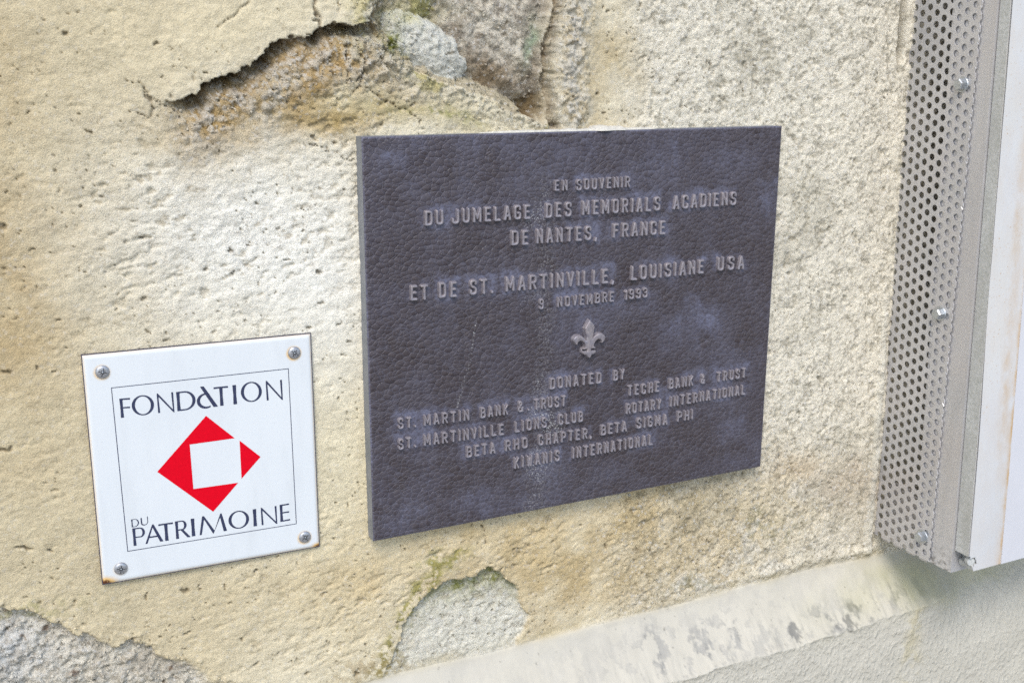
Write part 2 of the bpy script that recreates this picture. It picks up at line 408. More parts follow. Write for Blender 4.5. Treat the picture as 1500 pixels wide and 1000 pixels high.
# warped coordinates give every outline a crumbled edge
wx = fbm(X, Y, 38, 5, 1, 0.55); wy = fbm(X, Y, 38, 5, 2, 0.55)
rgx = fbm(X, Y, 170, 3, 341, .7); rgy = fbm(X, Y, 170, 3, 342, .7)
Xw = X + wx * 0.0024 + rgx * .0011; Yw = Y + wy * 0.0024 + rgy * .0011
big1 = fbm(X, Y, 5, 5, 11, 0.55); big2 = fbm(X, Y, 14, 4, 12, 0.6)
mid1 = fbm(X, Y, 60, 4, 13, 0.6); 
wX = X + big1 * 0.012 + mid1 * 0.004; wY = Y + big2 * 0.010 + mid1 * 0.004
def on_ledge(px, py):
    z = WZ
    for _ in range(8): z = WZ - 0.046 * min(1, max(0, (at(px, py, z)[1] - 0.534) / 0.064)) ** 1.3
    return z
def blob(px, py, rx, ry, p=1.0, z=WZ):
    cx, cy = at(px, py, z); a = abs(at(px + rx, py, z)[0] - cx); b_ = abs(at(px, py + ry, z)[1] - cy)
    return np.exp(-((((wX - cx) / a) ** 2 + ((wY - cy) / b_) ** 2) ** p))
def over(a, b_): return 1 - (1 - a) * (1 - b_)

# --- regions
edge_pts = [(120, 60), (180, 128), (222, 152), (258, 152), (280, 138), (300, 122), (318, 112), (350, 103), (366, 97), (385, 82), (395, 68), (420, 55), (440, 56), (458, 48), (470, 40), (505, 41), (545, 39), (551, 15), (566, 0), (600, -60)]
eP = ats(edge_pts)
plate = eP + ats([(600, -400), (-400, -400), (-400, -100)])
s_pl = poly_sdf(Xw, Yw, plate)                    # >0 on the sound plaster sheet
d_edge = np.where(s_pl < 0, -s_pl, 0.0)
along = sst(*[at(225, 150)[0], at(300, 120)[0]], X) * (1 - sst(*[at(560, 60)[0], at(640, 60)[0]], X))
below = (s_pl < 0) * along
cav = ats([(548, 42), (560, -80), (830, -80), (822, 0), (812, 60), (805, 110), (812, 175), (800, 186), (770, 170), (735, 160), (700, 143), (660, 128), (625, 112), (590, 92), (568, 66)])
s_cv = poly_sdf(Xw, Yw, cav)
mossp = ats([(560, 980), (585, 940), (600, 900), (625, 865), (652, 848), (690, 842), (718, 830), (738, 842), (757, 856), (764, 882), (778, 900), (768, 925), (752, 945), (740, 962), (690, 975), (640, 985), (600, 1020), (560, 1020)])
s_ms = poly_sdf(Xw, Yw, mossp)
botp = ats([(-420, 1300), (-400, 1010), (-330, 930), (-260, 905), (-200, 868), (-120, 872), (-60, 880), (0, 884), (30, 895), (60, 903), (100, 922), (140, 930), (172, 950), (190, 938), (228, 942), (240, 962), (290, 972), (310, 992), (345, 1002), (380, 1040), (440, 1300)])
s_bt = poly_sdf(Xw, Yw, botp)

# --- relief (metres, positive towards the viewer)
rough_r = sst(at(860, 300)[0], at(960, 300)[0], wX)                     # granular coat right of the plaque
rough_c = over(blob(330, 330, 190, 160), blob(480, 180, 160, 70)) * (1 - rough_r)
rough_c = np.maximum(rough_c, 0.8 * blob(830, 800, 420, 110) * (1 - rough_r * 0.3))
h = big1 * 0.0014 + big2 * 0.0006
trow = fbm(X + 0.2 * Y, Y, 80, 5, 21, 0.66, 0.75, 1.15)
trow = trow + 0.25 * X * 0
trow2 = fbm(X - 0.30 * Y, Y + 0.28 * X, 150, 4, 23, 0.65, 0.6, 1.3)
h += trow * (0.00012 + 0.00022 * rough_c) + trow2 * (0.00010 + 0.00034 * rough_c) - sst(.55, 1.2, -trow2) * (.0005 + .0012 * rough_c) * sst(.3, .7, vnoise(X * 25, Y * 25, 25))
gr = fbm(X, Y, 240, 3, 31, 0.6); gr2 = fbm(X, Y, 120, 3, 32, 0.6)
ga, ia = worley(X + wx * .001, Y * 1.15 + wy * .001, 260, 321)
gran = np.sqrt(np.clip(1 - (ga / 0.7) ** 2, 0, 1)) * (0.4 + 0.6 * ia)
gr3 = fbm(X, Y, 70, 3, 33, 0.6)
h += rough_r * (gr * 0.00042 + gran * 0.0006 + gr2 * 0.00026 + gr3 * .0002 - sst(.5, 1.0, -gr2) * .0010) + (1 - rough_r) * (gr * 0.00022 + gran * 0.00035 * (0.4 + rough_c))
# pits
def pits(f, keep, rad, seed, stretch=1.0, wv=0.0015):
    d, i_ = worley(X + wy * wv + 0.0012 * fbm(X, Y, 200, 3, seed + 5), (Y + wx * wv + 0.0012 * fbm(X, Y, 200, 3, seed + 6)) * stretch, f, seed)
    r_ = rad * (0.35 + 0.65 * (i_ / keep)); return (i_ < keep) * (1 - sst(r_ * 0.45, r_, d))
pd = vnoise(X * 22, Y * 22, 42)
pit = np.maximum(pits(90, 0.26, 0.16, 41, 1.3), 0.8 * pits(150, 0.22, 0.17, 47, 1.2)) * sst(0.25, 0.6, pd)
fz = sst(-.80, -.74, X) * (1 - sst(.9, 1.1, X)) * sst(-.44, -.40, Y) * (1 - sst(.8, .86, Y)); pit = pit * fz
h -= pit * 0.0022
pit2 = pits(30, 0.22, 0.13, 43, 1.7, 0.004) * (1 - rough_r * .5)
pit2 = pit2 * fz
h -= pit2 * 0.0026
crumb = fbm(X, Y, 130, 4, 51, 0.65); crumb2 = fbm(X, Y, 45, 4, 52, 0.6)
g1, i1 = worley(X + wx * .002, Y + wy * .002, 230, 301); g2, i2 = worley(X + wy * .003, Y - wx * .003, 120, 311)
lum = 0.9 * np.sqrt(np.clip(1 - (g1 / 0.62) ** 2, 0, 1)) * i1 + 0.9 * np.sqrt(np.clip(1 - (g2 / 0.6) ** 2, 0, 1)) * np.clip(i2 * 1.8 - .8, 0, 1)
# broken sheet, upper left
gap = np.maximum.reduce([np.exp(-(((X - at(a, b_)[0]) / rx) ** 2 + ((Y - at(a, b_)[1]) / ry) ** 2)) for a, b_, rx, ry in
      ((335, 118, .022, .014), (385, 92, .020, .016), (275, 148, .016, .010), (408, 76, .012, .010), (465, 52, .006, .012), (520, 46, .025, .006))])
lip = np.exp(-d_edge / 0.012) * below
h -= below * np.exp(-d_edge / 0.030) * 0.0075
h -= gap * lip * 0.030
rub = below * np.exp(-((d_edge - 0.022) / 0.022) ** 2)
h += rub * (crumb * 0.0014 + crumb2 * 0.0012 + lum * 0.0036)
h += blob(470, 110, 95, 50) * (s_pl < 0) * 0.006 * sst(0.0, 0.012, -s_pl)
# cavity with the masonry stones behind
cvin = s_cv > 0
def dome(px, py, rx, ry, rot, hh, base):
    cx, cy = at(px, py); c, s_ = math.cos(rot), math.sin(rot)
    a = abs(at(px + rx, py)[0] - cx); b_ = abs(at(px, py + ry)[1] - cy)
    u = ((Xw - cx) * c + (Yw - cy) * s_) / a; v = (-(Xw - cx) * s_ + (Yw - cy) * c) / b_
    q = 1 - np.abs(u) ** 2.6 - np.abs(v) ** 2.6
    return base + hh * np.where(q > 0, np.sqrt(np.maximum(q, 0)), -2 + q)
floor_ = -0.034 + crumb2 * 0.003
st_grey = dome(722, 40, 100, 124, -0.05, 0.024, -0.038) + crumb * 0.0006 + 0.004 * fbm(X + .6 * Y, Y - .6 * X, 26, 3, 61, 0.5, 0.4, 1.6) * 1.0
st_white = dome(632, 72, 72, 44, 0.62, 0.020, -0.022) + crumb * 0.0008
st_top = dome(590, -25, 70, 62, -0.1, 0.018, -0.030) + crumb * 0.0009
st_r = dome(806, 30, 12, 60, 0.05, 0.010, -0.036) + crumb * 0.0012
lowm = -0.016 * sst(0.0, 0.016, s_cv) + crumb * 0.0016 + lum * 0.003 - 0.03 * sst(.010, .026, s_cv) - 0.03 * sst(at(755, 100)[0], at(785, 100)[0], X)
stack = np.stack([floor_, st_grey, st_white, st_top, st_r, lowm])
which = np.argmax(stack, 0); hc = stack.max(0)
kw = 0.004 + 0.012 * sst(at(780, 60)[0], at(806, 60)[0], X)
k = sst(0.0, 1.0, s_cv / kw)
h = h * (1 - k) + (hc + h * 0.3 + lum * .0004 + gr * .0005 + crumb * .0006) * k
# mortar apron under and left of the cavity
apron = np.exp(-(np.minimum(s_cv, 0) / 0.022) ** 2) * (1 - cvin)
apr_l = apron * (1 - sst(at(790, 150)[0], at(812, 150)[0], X))
h += apr_l * (0.001 + crumb * 0.0012 + lum * 0.0036 + crumb2 * 0.0010)
rid = np.exp(-(line_dist(Xw, Yw, ats([(850, -80), (838, 30), (832, 110), (838, 175)])) / 0.017) ** 2)
h += rid * (1 - k) * (0.006 + crumb * 0.0014 + lum * 0.0034)
slot = np.exp(-(line_dist(Xw, Yw, ats([(824, -60), (818, 20), (806, 80), (803, 130), (812, 184)])) / 0.0032) ** 2)
h -= slot * 0.012 * (0.5 + vnoise(X * 0, Y * 40, 77))
# other losses
km = sst(0.0, 0.0022, s_ms)
up = np.clip((at(650, 985)[1] - Y) / (at(650, 985)[1] - at(700, 840)[1]), 0, 1)
h -= km * (0.0015 + 0.0085 * up ** 1.2) - km * (crumb * 0.0006 + lum * 0.0008)
kb = sst(0.0, 1.0, s_bt / (0.003 + 0.008 * sst(at(180, 940)[0], at(300, 970)[0], X)))
h -= kb * 0.004 * np.exp(-np.maximum(s_bt, 0) / 0.04) + kb * 0.003 - kb * (crumb * 0.0012 + lum * 0.0024 + crumb2 * 0.0016)
shelf = np.exp(-(np.minimum(s_bt, 0) / 0.006) ** 2) * (s_bt < 0)
h += shelf * (0.001 + crumb * 0.0012)
# cracks
cracks = [([(455, -20), (462, 22), (470, 40), (462, 55)], .0013, 1), ([(501, 0), (495, 20), (492, 34)], .0005, .8),
 ([(376, -8), (345, 25), (322, 46)], .0005, .7), ([(523, 124), (549, 136), (576, 150), (596, 163), (618, 182)], .0006, .9),
 ([(519, 134), (523, 124), (529, 109), (536, 84)], .0008, 1), ([(508, 66), (506, 90), (506, 112), (513, 117)], .0008, .9),
 ([(445, 208), (484, 224), (500, 231), (517, 235)], .0005, .8), ([(180, 122), (204, 127), (221, 149), (251, 160), (270, 178)], .0007, .9),
 ([(190, 158), (212, 168), (235, 173)], .0006, .8), ([(282, 100), (281, 122)], .0005, .5), ([(220, 149), (224, 165)], .0012, 1),
 ([(470, 65), (474, 95), (482, 118)], .0005, .8), ([(285, 108), (298, 118), (304, 128)], .0004, .6)]
crk = np.zeros(X.shape, np.float32)
jx = fbm(X, Y, 150, 3, 331, .7); jw = 0.35 + 0.9 * vnoise(X * 120, Y * 120, 335)
near = (X > -0.34) & (X < 0.1) & (Y < 0.1)
ii = np.where(near.any(1))[0]; jj = np.where(near.any(0))[0]
sl_ = (slice(ii[0], ii[-1] + 1), slice(jj[0], jj[-1] + 1))
for pts, wd_, a in cracks:
    d = line_dist(X[sl_] + wx[sl_] * 0.0016 + jx[sl_] * .0012, Y[sl_] + wy[sl_] * 0.0016 - jx[sl_] * .0012, ats(pts))
    crk[sl_] = np.maximum(crk[sl_], a * np.exp(-(d / (wd_ * 0.9 * jw[sl_])) ** 2))
h -= crk * 0.0035
# where the coat meets the steel sheet
h -= 0.0095 * sst(0.56, 0.655, X) * (1 - sst(0.0, 0.42, Y))
dj = np.abs(X - 0.6515 - fbm(X, Y, 20, 3, 71) * 0.0012)
bead = np.exp(-(dj / 0.0050) ** 2) * sst(0.12, 0.3, Y) * (Y < 0.53)
h += bead * (0.0032 + 0.0006 * crumb2)
dg = np.exp(-(np.abs(X - 0.6445) / 0.0042) ** 2) * (1 - sst(-0.075, -0.062, Y + crumb2 * .004))
h -= dg * 0.016
# plinth and painted base
L0 = 0.534 + 0.0016 * fbm(X, Y * 0, 9, 3, 81) - 0.004 * sst(0.2, 0.7, X) * 0
L1 = 0.598 + 0.0012 * fbm(X, Y * 0, 12, 3, 82) + 0.0010 * fbm(X, Y * 0.3, 90, 3, 85, .7) - 0.006 * sst(0.6, 0.80, X)
tt = np.clip((Y - L0) / (L1 - L0), 0, 1)
ledge = 0.046 * (0.10 * tt + 0.90 * tt ** 1.35)
led = sst(-0.004, 0.004, Y - L0)
soft = 0.046 * sst(-0.06, 0.11, Y - 0.575)
kr = sst(0.73, 0.81, X)
prof = ledge * (1 - kr) + soft * kr
h = h * (1 - led * 0.985) + prof + led * (fbm(X, Y, 30, 4, 83, 0.5) * 0.0004 + big2 * .0006 + np.where(Y > L1, fbm(X - Y, X + Y, 26, 3, 84, .5, 1, .4) * .0005, 0))
ridge = np.exp(-((Y - L0 + 0.010) / 0.006) ** 2) * (X < 0.66) * sst(0.3, 0.55, X)
h += ridge * 0.0028 * (1 + 0.3 * crumb2)
lipb = np.exp(-((Y - L1) / 0.0035) ** 2) * (1 - kr)
h += lipb * 0.0008 * (1 + crumb2)

# --- pigments (albedo of each coat, stain and growth, with some recess shade painted in)
def lin(r, g_, b_): return np.array([((c / 255) / 12.92 if c / 255 < 0.04045 else ((c / 255 + 0.055) / 1.055) ** 2.4) for c in (r, g_, b_)], np.float32)
A = 0.80
cream = lin(232, 221, 193) * 0.90; tan = lin(216, 200, 164) * .87; ochre = lin(184, 156, 108) * A; pale = lin(243, 238, 224) * 0.94
greyc = lin(168, 160, 150) * A; whitec = lin(226, 226, 220) * A; moss = lin(136, 138, 58) * A; brown = lin(116, 92, 60) * A; greyw = lin(206, 202, 190) * A
col = np.empty(X.shape + (3,), np.float32); col[:] = cream
def mixc(mk, c):
    mk = np.clip(mk, 0, 1)[..., None]; col[:] = col * (1 - mk) + c * mk
n1 = 0.5 + 0.5 * fbm(X, Y, 10, 5, 91, 0.6); n2 = 0.5 + 0.5 * fbm(X, Y, 26, 5, 92, 0.6); n3 = 0.5 + 0.5 * fbm(X, Y, 160, 4, 93, 0.65)
mixc(0.95 * (1 - sst(at(190, 0)[0], at(420, 0)[0], wX)), tan)
mixc(over(blob(150, 80, 330, 170), blob(40, 420, 150, 480)) * 0.95, tan)
mixc(0.5 * blob(5, 430, 110, 420) * (0.5 + n2), lin(196, 168, 118) * A)
mixc(over(blob(60, 780, 220, 160), blob(250, 900, 240, 60)) * 0.8, tan)
mixc(0.7 * blob(520, 660, 140, 300), lin(230, 215, 176) * .88)
mixc(0.92 * over(blob(360, 350, 170, 150), blob(470, 420, 110, 140)), pale)
mixc(0.7 * sst(0.0, 0.02, s_pl) * blob(430, 60, 170, 110), lin(229, 213, 175) * .86)
mixc(rough_r * 0.9, lin(232, 223, 202) * 0.99)
mixc(0.85 * over(over(blob(760, 790, 260, 75), blob(900, 830, 260, 90)), blob(1000, 780, 170, 70)) * (0.75 + 0.5 * n2), lin(219, 196, 150) * .84)
mixc(0.55 * blob(850, 880, 160, 70) * n2, lin(192, 168, 122) * A)
mixc(0.6 * over(blob(1130, 770, 90, 80), blob(1020, 860, 110, 30)) * sst(.35, .6, n2), pale)
mixc(0.9 * below * np.exp(-(np.maximum(d_edge - .01, 0) / 0.045) ** 2) * (0.55 + 0.7 * n2), ochre)
mixc(0.75 * over(blob(500, 110, 100, 55), blob(470, 160, 150, 40)) * (s_pl < 0) * (.4 + n2), lin(192, 158, 100) * A)
mixc(0.5 * blob(600, 165, 160, 30), lin(200, 182, 120) * A)
mixc(0.75 * lip * (0.4 + n3), brown)  # shade below the broken edge put into the colour
mixc(rub * sst(0.15, 0.5, lum) * (0.35 + .5 * i1), lin(214, 206, 190) * A)
mixc(0.65 * blob(885, 90, 45, 130) * (0.5 + n2), lin(208, 188, 146) * A)
mixc(0.75 * rid * (1 - cvin) * sst(0.3, 0.6, n3), lin(200, 194, 182) * A)
mixc(0.5 * rid * (1 - sst(.3, .5, n3)), lin(156, 134, 98) * A)
mixc(apr_l * (1 - cvin) * (0.5 + 0.5 * n2), lin(219, 210, 184) * A)
mixc(apr_l * sst(0.55, 0.75, n2) * .7, lin(196, 182, 110) * A)
# stones
inn = cvin * k
mixc(inn, lin(170, 152, 118) * A)
mixc(inn * (which == 1), lin(216, 206, 186) * .86); mixc(inn * (which == 1) * sst(.45, .65, n2) * .6, lin(160, 148, 132) * A); mixc(inn * (which == 1) * sst(.5, .7, n3) * .5, lin(130, 116, 98) * A)
mixc(inn * (which == 1) * blob(720, 110, 60, 30), lin(150, 130, 102) * A)
mixc(inn * (which == 2), lin(226, 223, 208) * A)
mixc(inn * (which == 3), lin(196, 186, 156) * A); mixc(inn * (which == 3) * sst(.4, .7, n2) * .6, lin(178, 170, 100) * A)
mixc(inn * (which == 4), lin(150, 130, 96) * A)
mixc(inn * (which == 5) * .8, lin(206, 194, 164) * A)
mixc(inn * (which == 0) * .8, lin(112, 92, 62) * A)
mixc(0.8 * blob(570, 55, 16, 22) * (.4 + n3), moss)
mixc(0.55 * blob(600, 12, 45, 14), lin(190, 184, 110) * A)
mixc(0.85 * inn * blob(778, 62, 10, 26), lin(176, 192, 160) * A)
mixc(0.6 * blob(640, 175, 60, 9) * sst(.4, .6, n3), moss); mixc(0.6 * blob(790, 178, 26, 12) * sst(.3, .6, n3), brown)
mixc(slot * (.4 + .5 * n3), lin(110, 90, 64) * A)
# lower loss with moss
mixc(km, lin(228, 222, 203) * .88)
up2 = sst(0.45, 1.0, up)
mixc(km * over(0.85 * np.exp(-np.maximum(s_ms, 0) / 0.013) * up2, blob(715, 850, 45, 16)) * (.45 + .8 * n3), moss)
mixc(km * 0.35 * up2 * sst(.4, .6, n3), lin(150, 148, 96) * A)
msl = np.exp(-(line_dist(wX, wY, ats([(690, 815), (640, 845), (612, 890), (590, 940), (575, 985)])) / 0.009) ** 2)
mixc(msl * sst(.35, .62, n3) * .85, lin(156, 148, 70) * A)
mixc(0.7 * blob(640, 826, 18, 8) * n3, moss)
mixc(0.55 * blob(560, 975, 60, 26) * sst(.4, .65, n3), lin(160, 132, 80) * A)
# lower left loss: coarse grey mortar with aggregate
mixc(kb, lin(228, 219, 199) * .86); mixc(kb * blob(30, 960, 60, 60) * .6, lin(214, 216, 216) * A)
mixc(kb * sst(.5, .75, n3) * .35, lin(172, 158, 136) * A); mixc(kb * blob(230, 975, 70, 30) * .45, lin(164, 152, 134) * A); mixc(kb * pits(45, .16, .22, 361, 1.2) * .8, lin(128, 100, 78) * A)
mixc(0.55 * blob(40, 896, 70, 14) * sst(.35, .6, n3), lin(160, 156, 90) * A)
# growth and stains on the right, then hollows, pits, cracks and gaps darkened
mixc(0.45 * over(over(blob(1100, 775, 22, 14), blob(1140, 790, 40, 20)), blob(1010, 858, 60, 10)) * sst(.5, .68, n3), lin(120, 118, 62) * A)
mixc(0.35 * blob(1250, 715, 50, 40) * n2, lin(214, 178, 146) * A)
mixc(0.30 * rough_r * sst(0.60, 0.80, n1), lin(178, 170, 146) * A)
mixc(sst(.65, 1.25, -trow2) * (.15 + .45 * rough_c) * (1 - led) * sst(.25, .6, n2), lin(164, 148, 116) * A)  # shade of the trowel hollows painted into the coat's colour
mixc(rough_r * (1 - led) * sst(.55, 1.1, -gr2) * .35, lin(140, 130, 104) * A)  # granular coat: its hollows get painted shade too
mixc(over(pit, pit2) * 0.75, lin(112, 98, 72) * A)  # pit shade painted on top of the modelled depth
mixc(rough_r * sst(.74, .86, vnoise(X * 260, Y * 260, 95)) * 0.35, lin(104, 96, 72) * A)
lgt = sst(0.6, 1.0, -gr / 1.5)
mixc(np.clip(crk, 0, 1) * 0.7, lin(84, 66, 44) * A)  # crack shade put into the colour, finer than the mesh can carve
mixc(dg * .7, lin(70, 70, 56) * A)  # darker inside the groove beside the steel sheet
mixc(bead * .5, lin(222, 219, 206) * A)
mixc(gap * lip * 0.8, lin(84, 70, 46) * A)  # painted shade in the hollows under the lip
# orange weep below the plaque, right
mixc(0.35 * blob(1165, 690, 40, 20), lin(206, 170, 120) * A)
# plinth
mixc(led, lin(213, 206, 189) * A * .95)
pn4 = 0.5 + 0.5 * fbm(X, Y, 75, 5, 96, 0.65)
spots = [(1145, 915, 8, 6), (1190, 898, 14, 7), (1222, 913, 11, 6), (1250, 895, 18, 14), (1305, 880, 17, 9), (1010, 930, 24, 12), (945, 950, 18, 16), (1020, 950, 22, 10), (1075, 955, 14, 10), (950, 980, 22, 8), (1030, 985, 26, 8), (1335, 872, 16, 7)]
sp = np.zeros(X.shape, np.float32)
for i_, (a, b_, rx, ry) in enumerate(spots):
    b_ -= 6
    sp = np.maximum(sp, blob(a, b_, rx * 1.15, ry * 1.3, 1.0, on_ledge(a, b_)) * (1.0 if i_ in (0, 2) else 0.8 if a > 1100 else 0.6))
mixc(led * sst(.30, .62, sp * (.15 + 1.2 * pn4 * (.5 + n3))) * .7, lin(146, 144, 138) * A)
mixc(led * sst(.56, .74, pn4 * (.4 + 1.2 * n3)) * over(blob(1000, 950, 150, 45, 1, -.005), blob(1230, 900, 120, 30, 1, -.008)) * .5, lin(150, 148, 142) * A)
mixc(led * pits(120, .12, .16, 351) * .6, lin(110, 106, 96) * A)
mixc(led * .4 * sst(.55, .8, pn4), lin(204, 198, 184) * A)
mixc(led * .35 * blob(1240, 930, 150, 12), lin(216, 206, 164) * A)
basem = led * sst(-0.003, 0.003, Y - L1) * (1 - kr) + led * kr * sst(.56, .60, Y)
mixc(basem, lin(213, 206, 189) * A)
for q_ in ((1147, 910, 9, 10), (1228, 903, 13, 8), (1240, 886, 8, 6)): mixc(led * sst(.35, .65, blob(*q_, 1.0, on_ledge(q_[0], q_[1])) * (.5 + .9 * n3)) * .7, lin(122, 120, 116) * A)
gm = over(blob(1350, 845, 120, 26, 1, -.01), blob(1440, 850, 90, 16, 1, -.02))
mixc(led * gm * .5 * (.5 + .6 * n2), lin(192, 186, 136) * A)
wst = np.exp(-(line_dist(wX, wY, ats([(1350, 880), (1325, 920), (1322, 1010)], -.03)) / 0.014) ** 2)
mixc(basem * wst * .55 * sst(.3, .6, n2), lin(204, 190, 148) * A)
h += basem * wst * .0008 * (1 + crumb2)
mixc(np.exp(-((Y - L0 + .003) / .006) ** 2) * .4 * (.4 + n2) * (X < .68), lin(196, 180, 140) * A)
grain = np.clip(0.35 + 0.65 * rough_r + 0.3 * rough_c + 0.5 * rub + 0.6 * inn + 0.5 * km + 0.7 * kb + .5 * apron, 0, 1.2) * (1 - led)
grain = np.maximum(grain - 0.25 * sst(0, .01, s_pl) * (X > -0.25), 0.2)

ny, nx = X.shape
Xo = X.copy(); Yo = Y.copy()
nearc = np.exp(-(s_cv / .008) ** 2); Xo += nearc * crumb * .0007; Yo += nearc * crumb2 * .0008
# undercut of the broken sheet: what lies below the lip is pushed back up underneath it
Yo -= gap * np.exp(-np.maximum(d_edge - .002, 0) / 0.006) * below * 0.004
cow = np.stack([Xo, WZ - h, H0 - Yo], -1).reshape(-1, 3)
ci = (np.arange(ny - 1)[:, None] * nx + np.arange(nx - 1)[None, :])
quads = np.stack([ci, ci + nx, ci + nx + 1, ci + 1], -1)
cls = np.zeros((ny - 1, nx - 1), int)                       # 0 coat
c0 = (slice(0, -1), slice(0, -1))
stone = inn[c0] > 0.6; wh = which[c0]
cls[stone & (wh == 1)] = 1; cls[stone & (wh == 2)] = 2; cls[stone & (wh == 3)] = 3; cls[stone & ((wh == 0) | (wh == 4) | (wh == 5))] = 4
cls[kb[c0] > 0.5] = 5; cls[km[c0] > 0.5] = 6
L = led[c0] > 0.5; cls[L] = 7; cls[L & (basem[c0] > 0.5)] = 8
wall = empty('stone_wall', w3(0.2, H0, WZ), 'old stone wall with flaking cream and ochre render, bare stones showing at the top and a painted base', 'wall')
roller = (basem).reshape(-1)
names = {0: ('render_coat', 'cream and ochre render with a broken curled edge'), 1: ('stone', 'grey stone laid bare in the top hole'), 2: ('stone', 'rounded whitish stone at the left of the hole'),
         3: ('stone', 'yellowish stone at the top of the hole'), 4: ('bedding_mortar', 'brown crumbly mortar between the bare stones'), 5: ('rubble_mortar', 'coarse grey mortar bared at the bottom left'),
         6: ('bare_patch', 'pale hollow with a green mossy rim below the plaque'), 7: ('plinth', 'sloping off white plinth ledge with grey blotches'), 8: ('painted_base', 'smooth grey painted base below the ledge')}
off = np.array(ORG[wall.name], np.float32)
for k_, (nm, lb) in names.items():
    q = quads[cls == k_]
    if not len(q): continue
    used, inv = np.unique(q.ravel(), return_inverse=True)
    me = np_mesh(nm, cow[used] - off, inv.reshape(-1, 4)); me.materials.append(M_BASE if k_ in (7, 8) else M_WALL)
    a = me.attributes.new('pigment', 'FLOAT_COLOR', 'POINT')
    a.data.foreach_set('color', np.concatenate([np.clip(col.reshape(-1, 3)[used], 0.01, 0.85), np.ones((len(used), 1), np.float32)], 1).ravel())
    a = me.attributes.new('grain', 'FLOAT', 'POINT'); a.data.foreach_set('value', grain.reshape(-1)[used].astype(np.float32))
    a = me.attributes.new('roller', 'FLOAT', 'POINT'); a.data.foreach_set('value', roller[used].astype(np.float32))
    o = bpy.data.objects.new(nm, me); link(o, wall); o['label'] = lb
# loose grit: thousands of crumbs lying in the breaks, joined into one part
wgt = (below * np.exp(-((d_edge - 0.018) / 0.022) ** 2) * 1.0 + apr_l * (1 - k) * .8 + rid * (1 - k) * .55 + inn * .25 + np.exp(-(s_ms / .003) ** 2) * .5 * (Y < 0.5) + kb * .35 + np.exp(-(s_bt / .003) ** 2) * .6 + slot * .4 + bead * .10)
wgt = wgt * (X < .70) * (X > -.36) * (Y > -.16)
flatw = np.cumsum(wgt.ravel().astype(np.float64)); rg = np.random.default_rng(3); NG = 5200
ids = np.searchsorted(flatw, rg.random(NG) * flatw[-1])
phi = (1 + 5 ** .5) / 2
ico = np.array([(-1, phi, 0), (1, phi, 0), (-1, -phi, 0), (1, -phi, 0), (0, -1, phi), (0, 1, phi), (0, -1, -phi), (0, 1, -phi), (phi, 0, -1), (phi, 0, 1), (-phi, 0, -1), (-phi, 0, 1)]) / 1.9
icf = np.array([(0, 11, 5), (0, 5, 1), (0, 1, 7), (0, 7, 10), (0, 10, 11), (1, 5, 9), (5, 11, 4), (11, 10, 2), (10, 7, 6), (7, 1, 8), (3, 9, 4), (3, 4, 2), (3, 2, 6), (3, 6, 8), (3, 8, 9), (4, 9, 5), (2, 4, 11), (6, 2, 10), (8, 6, 7), (9, 8, 1)])
rad = 0.0004 + 0.0013 * rg.random(NG) ** 5
cen = cow[ids] + np.stack([rg.normal(0, .0005, NG), -rad * .25, rg.normal(0, .0005, NG)], -1)
gv = (cen[:, None, :] + ico[None] * rad[:, None, None] * rg.uniform(.6, 1.25, (NG, 12, 1)) * rg.uniform(.7, 1.2, (NG, 1, 3))).reshape(-1, 3)
gf = (icf[None] + 12 * np.arange(NG)[:, None, None]).reshape(-1, 3)
me = np_mesh('loose_grit', gv - np.array(ORG[wall.name]), gf, False); me.materials.append(M_WALL)
gc = np.clip(col.reshape(-1, 3)[ids], 0, 1) * rg.uniform(.85, 1.15, (NG, 1)); mk = (rg.random(NG) < .4)[:, None]; gc = np.where(mk, gc * .5 + (lin(214, 204, 184) * .85) * .5, gc)
gc = np.clip(gc, .05, .8)
a = me.attributes.new('pigment', 'FLOAT_COLOR', 'POINT'); a.data.foreach_set('color', np.concatenate([np.repeat(gc, 12, 0), np.ones((NG * 12, 1))], 1).astype(np.float32).ravel())
a = me.attributes.new('grain', 'FLOAT', 'POINT'); a.data.foreach_set('value', np.full(NG * 12, .4, np.float32))
o = bpy.data.objects.new('loose_grit', me); link(o, wall); o['kind'] = 'stuff'; o['label'] = 'loose crumbs of mortar and sand along the breaks'
def wall_z(x, y):
    j = int(np.searchsorted(ax_x, x)); i = int(np.searchsorted(ax_y, y)); return WZ - float(h[i, j])

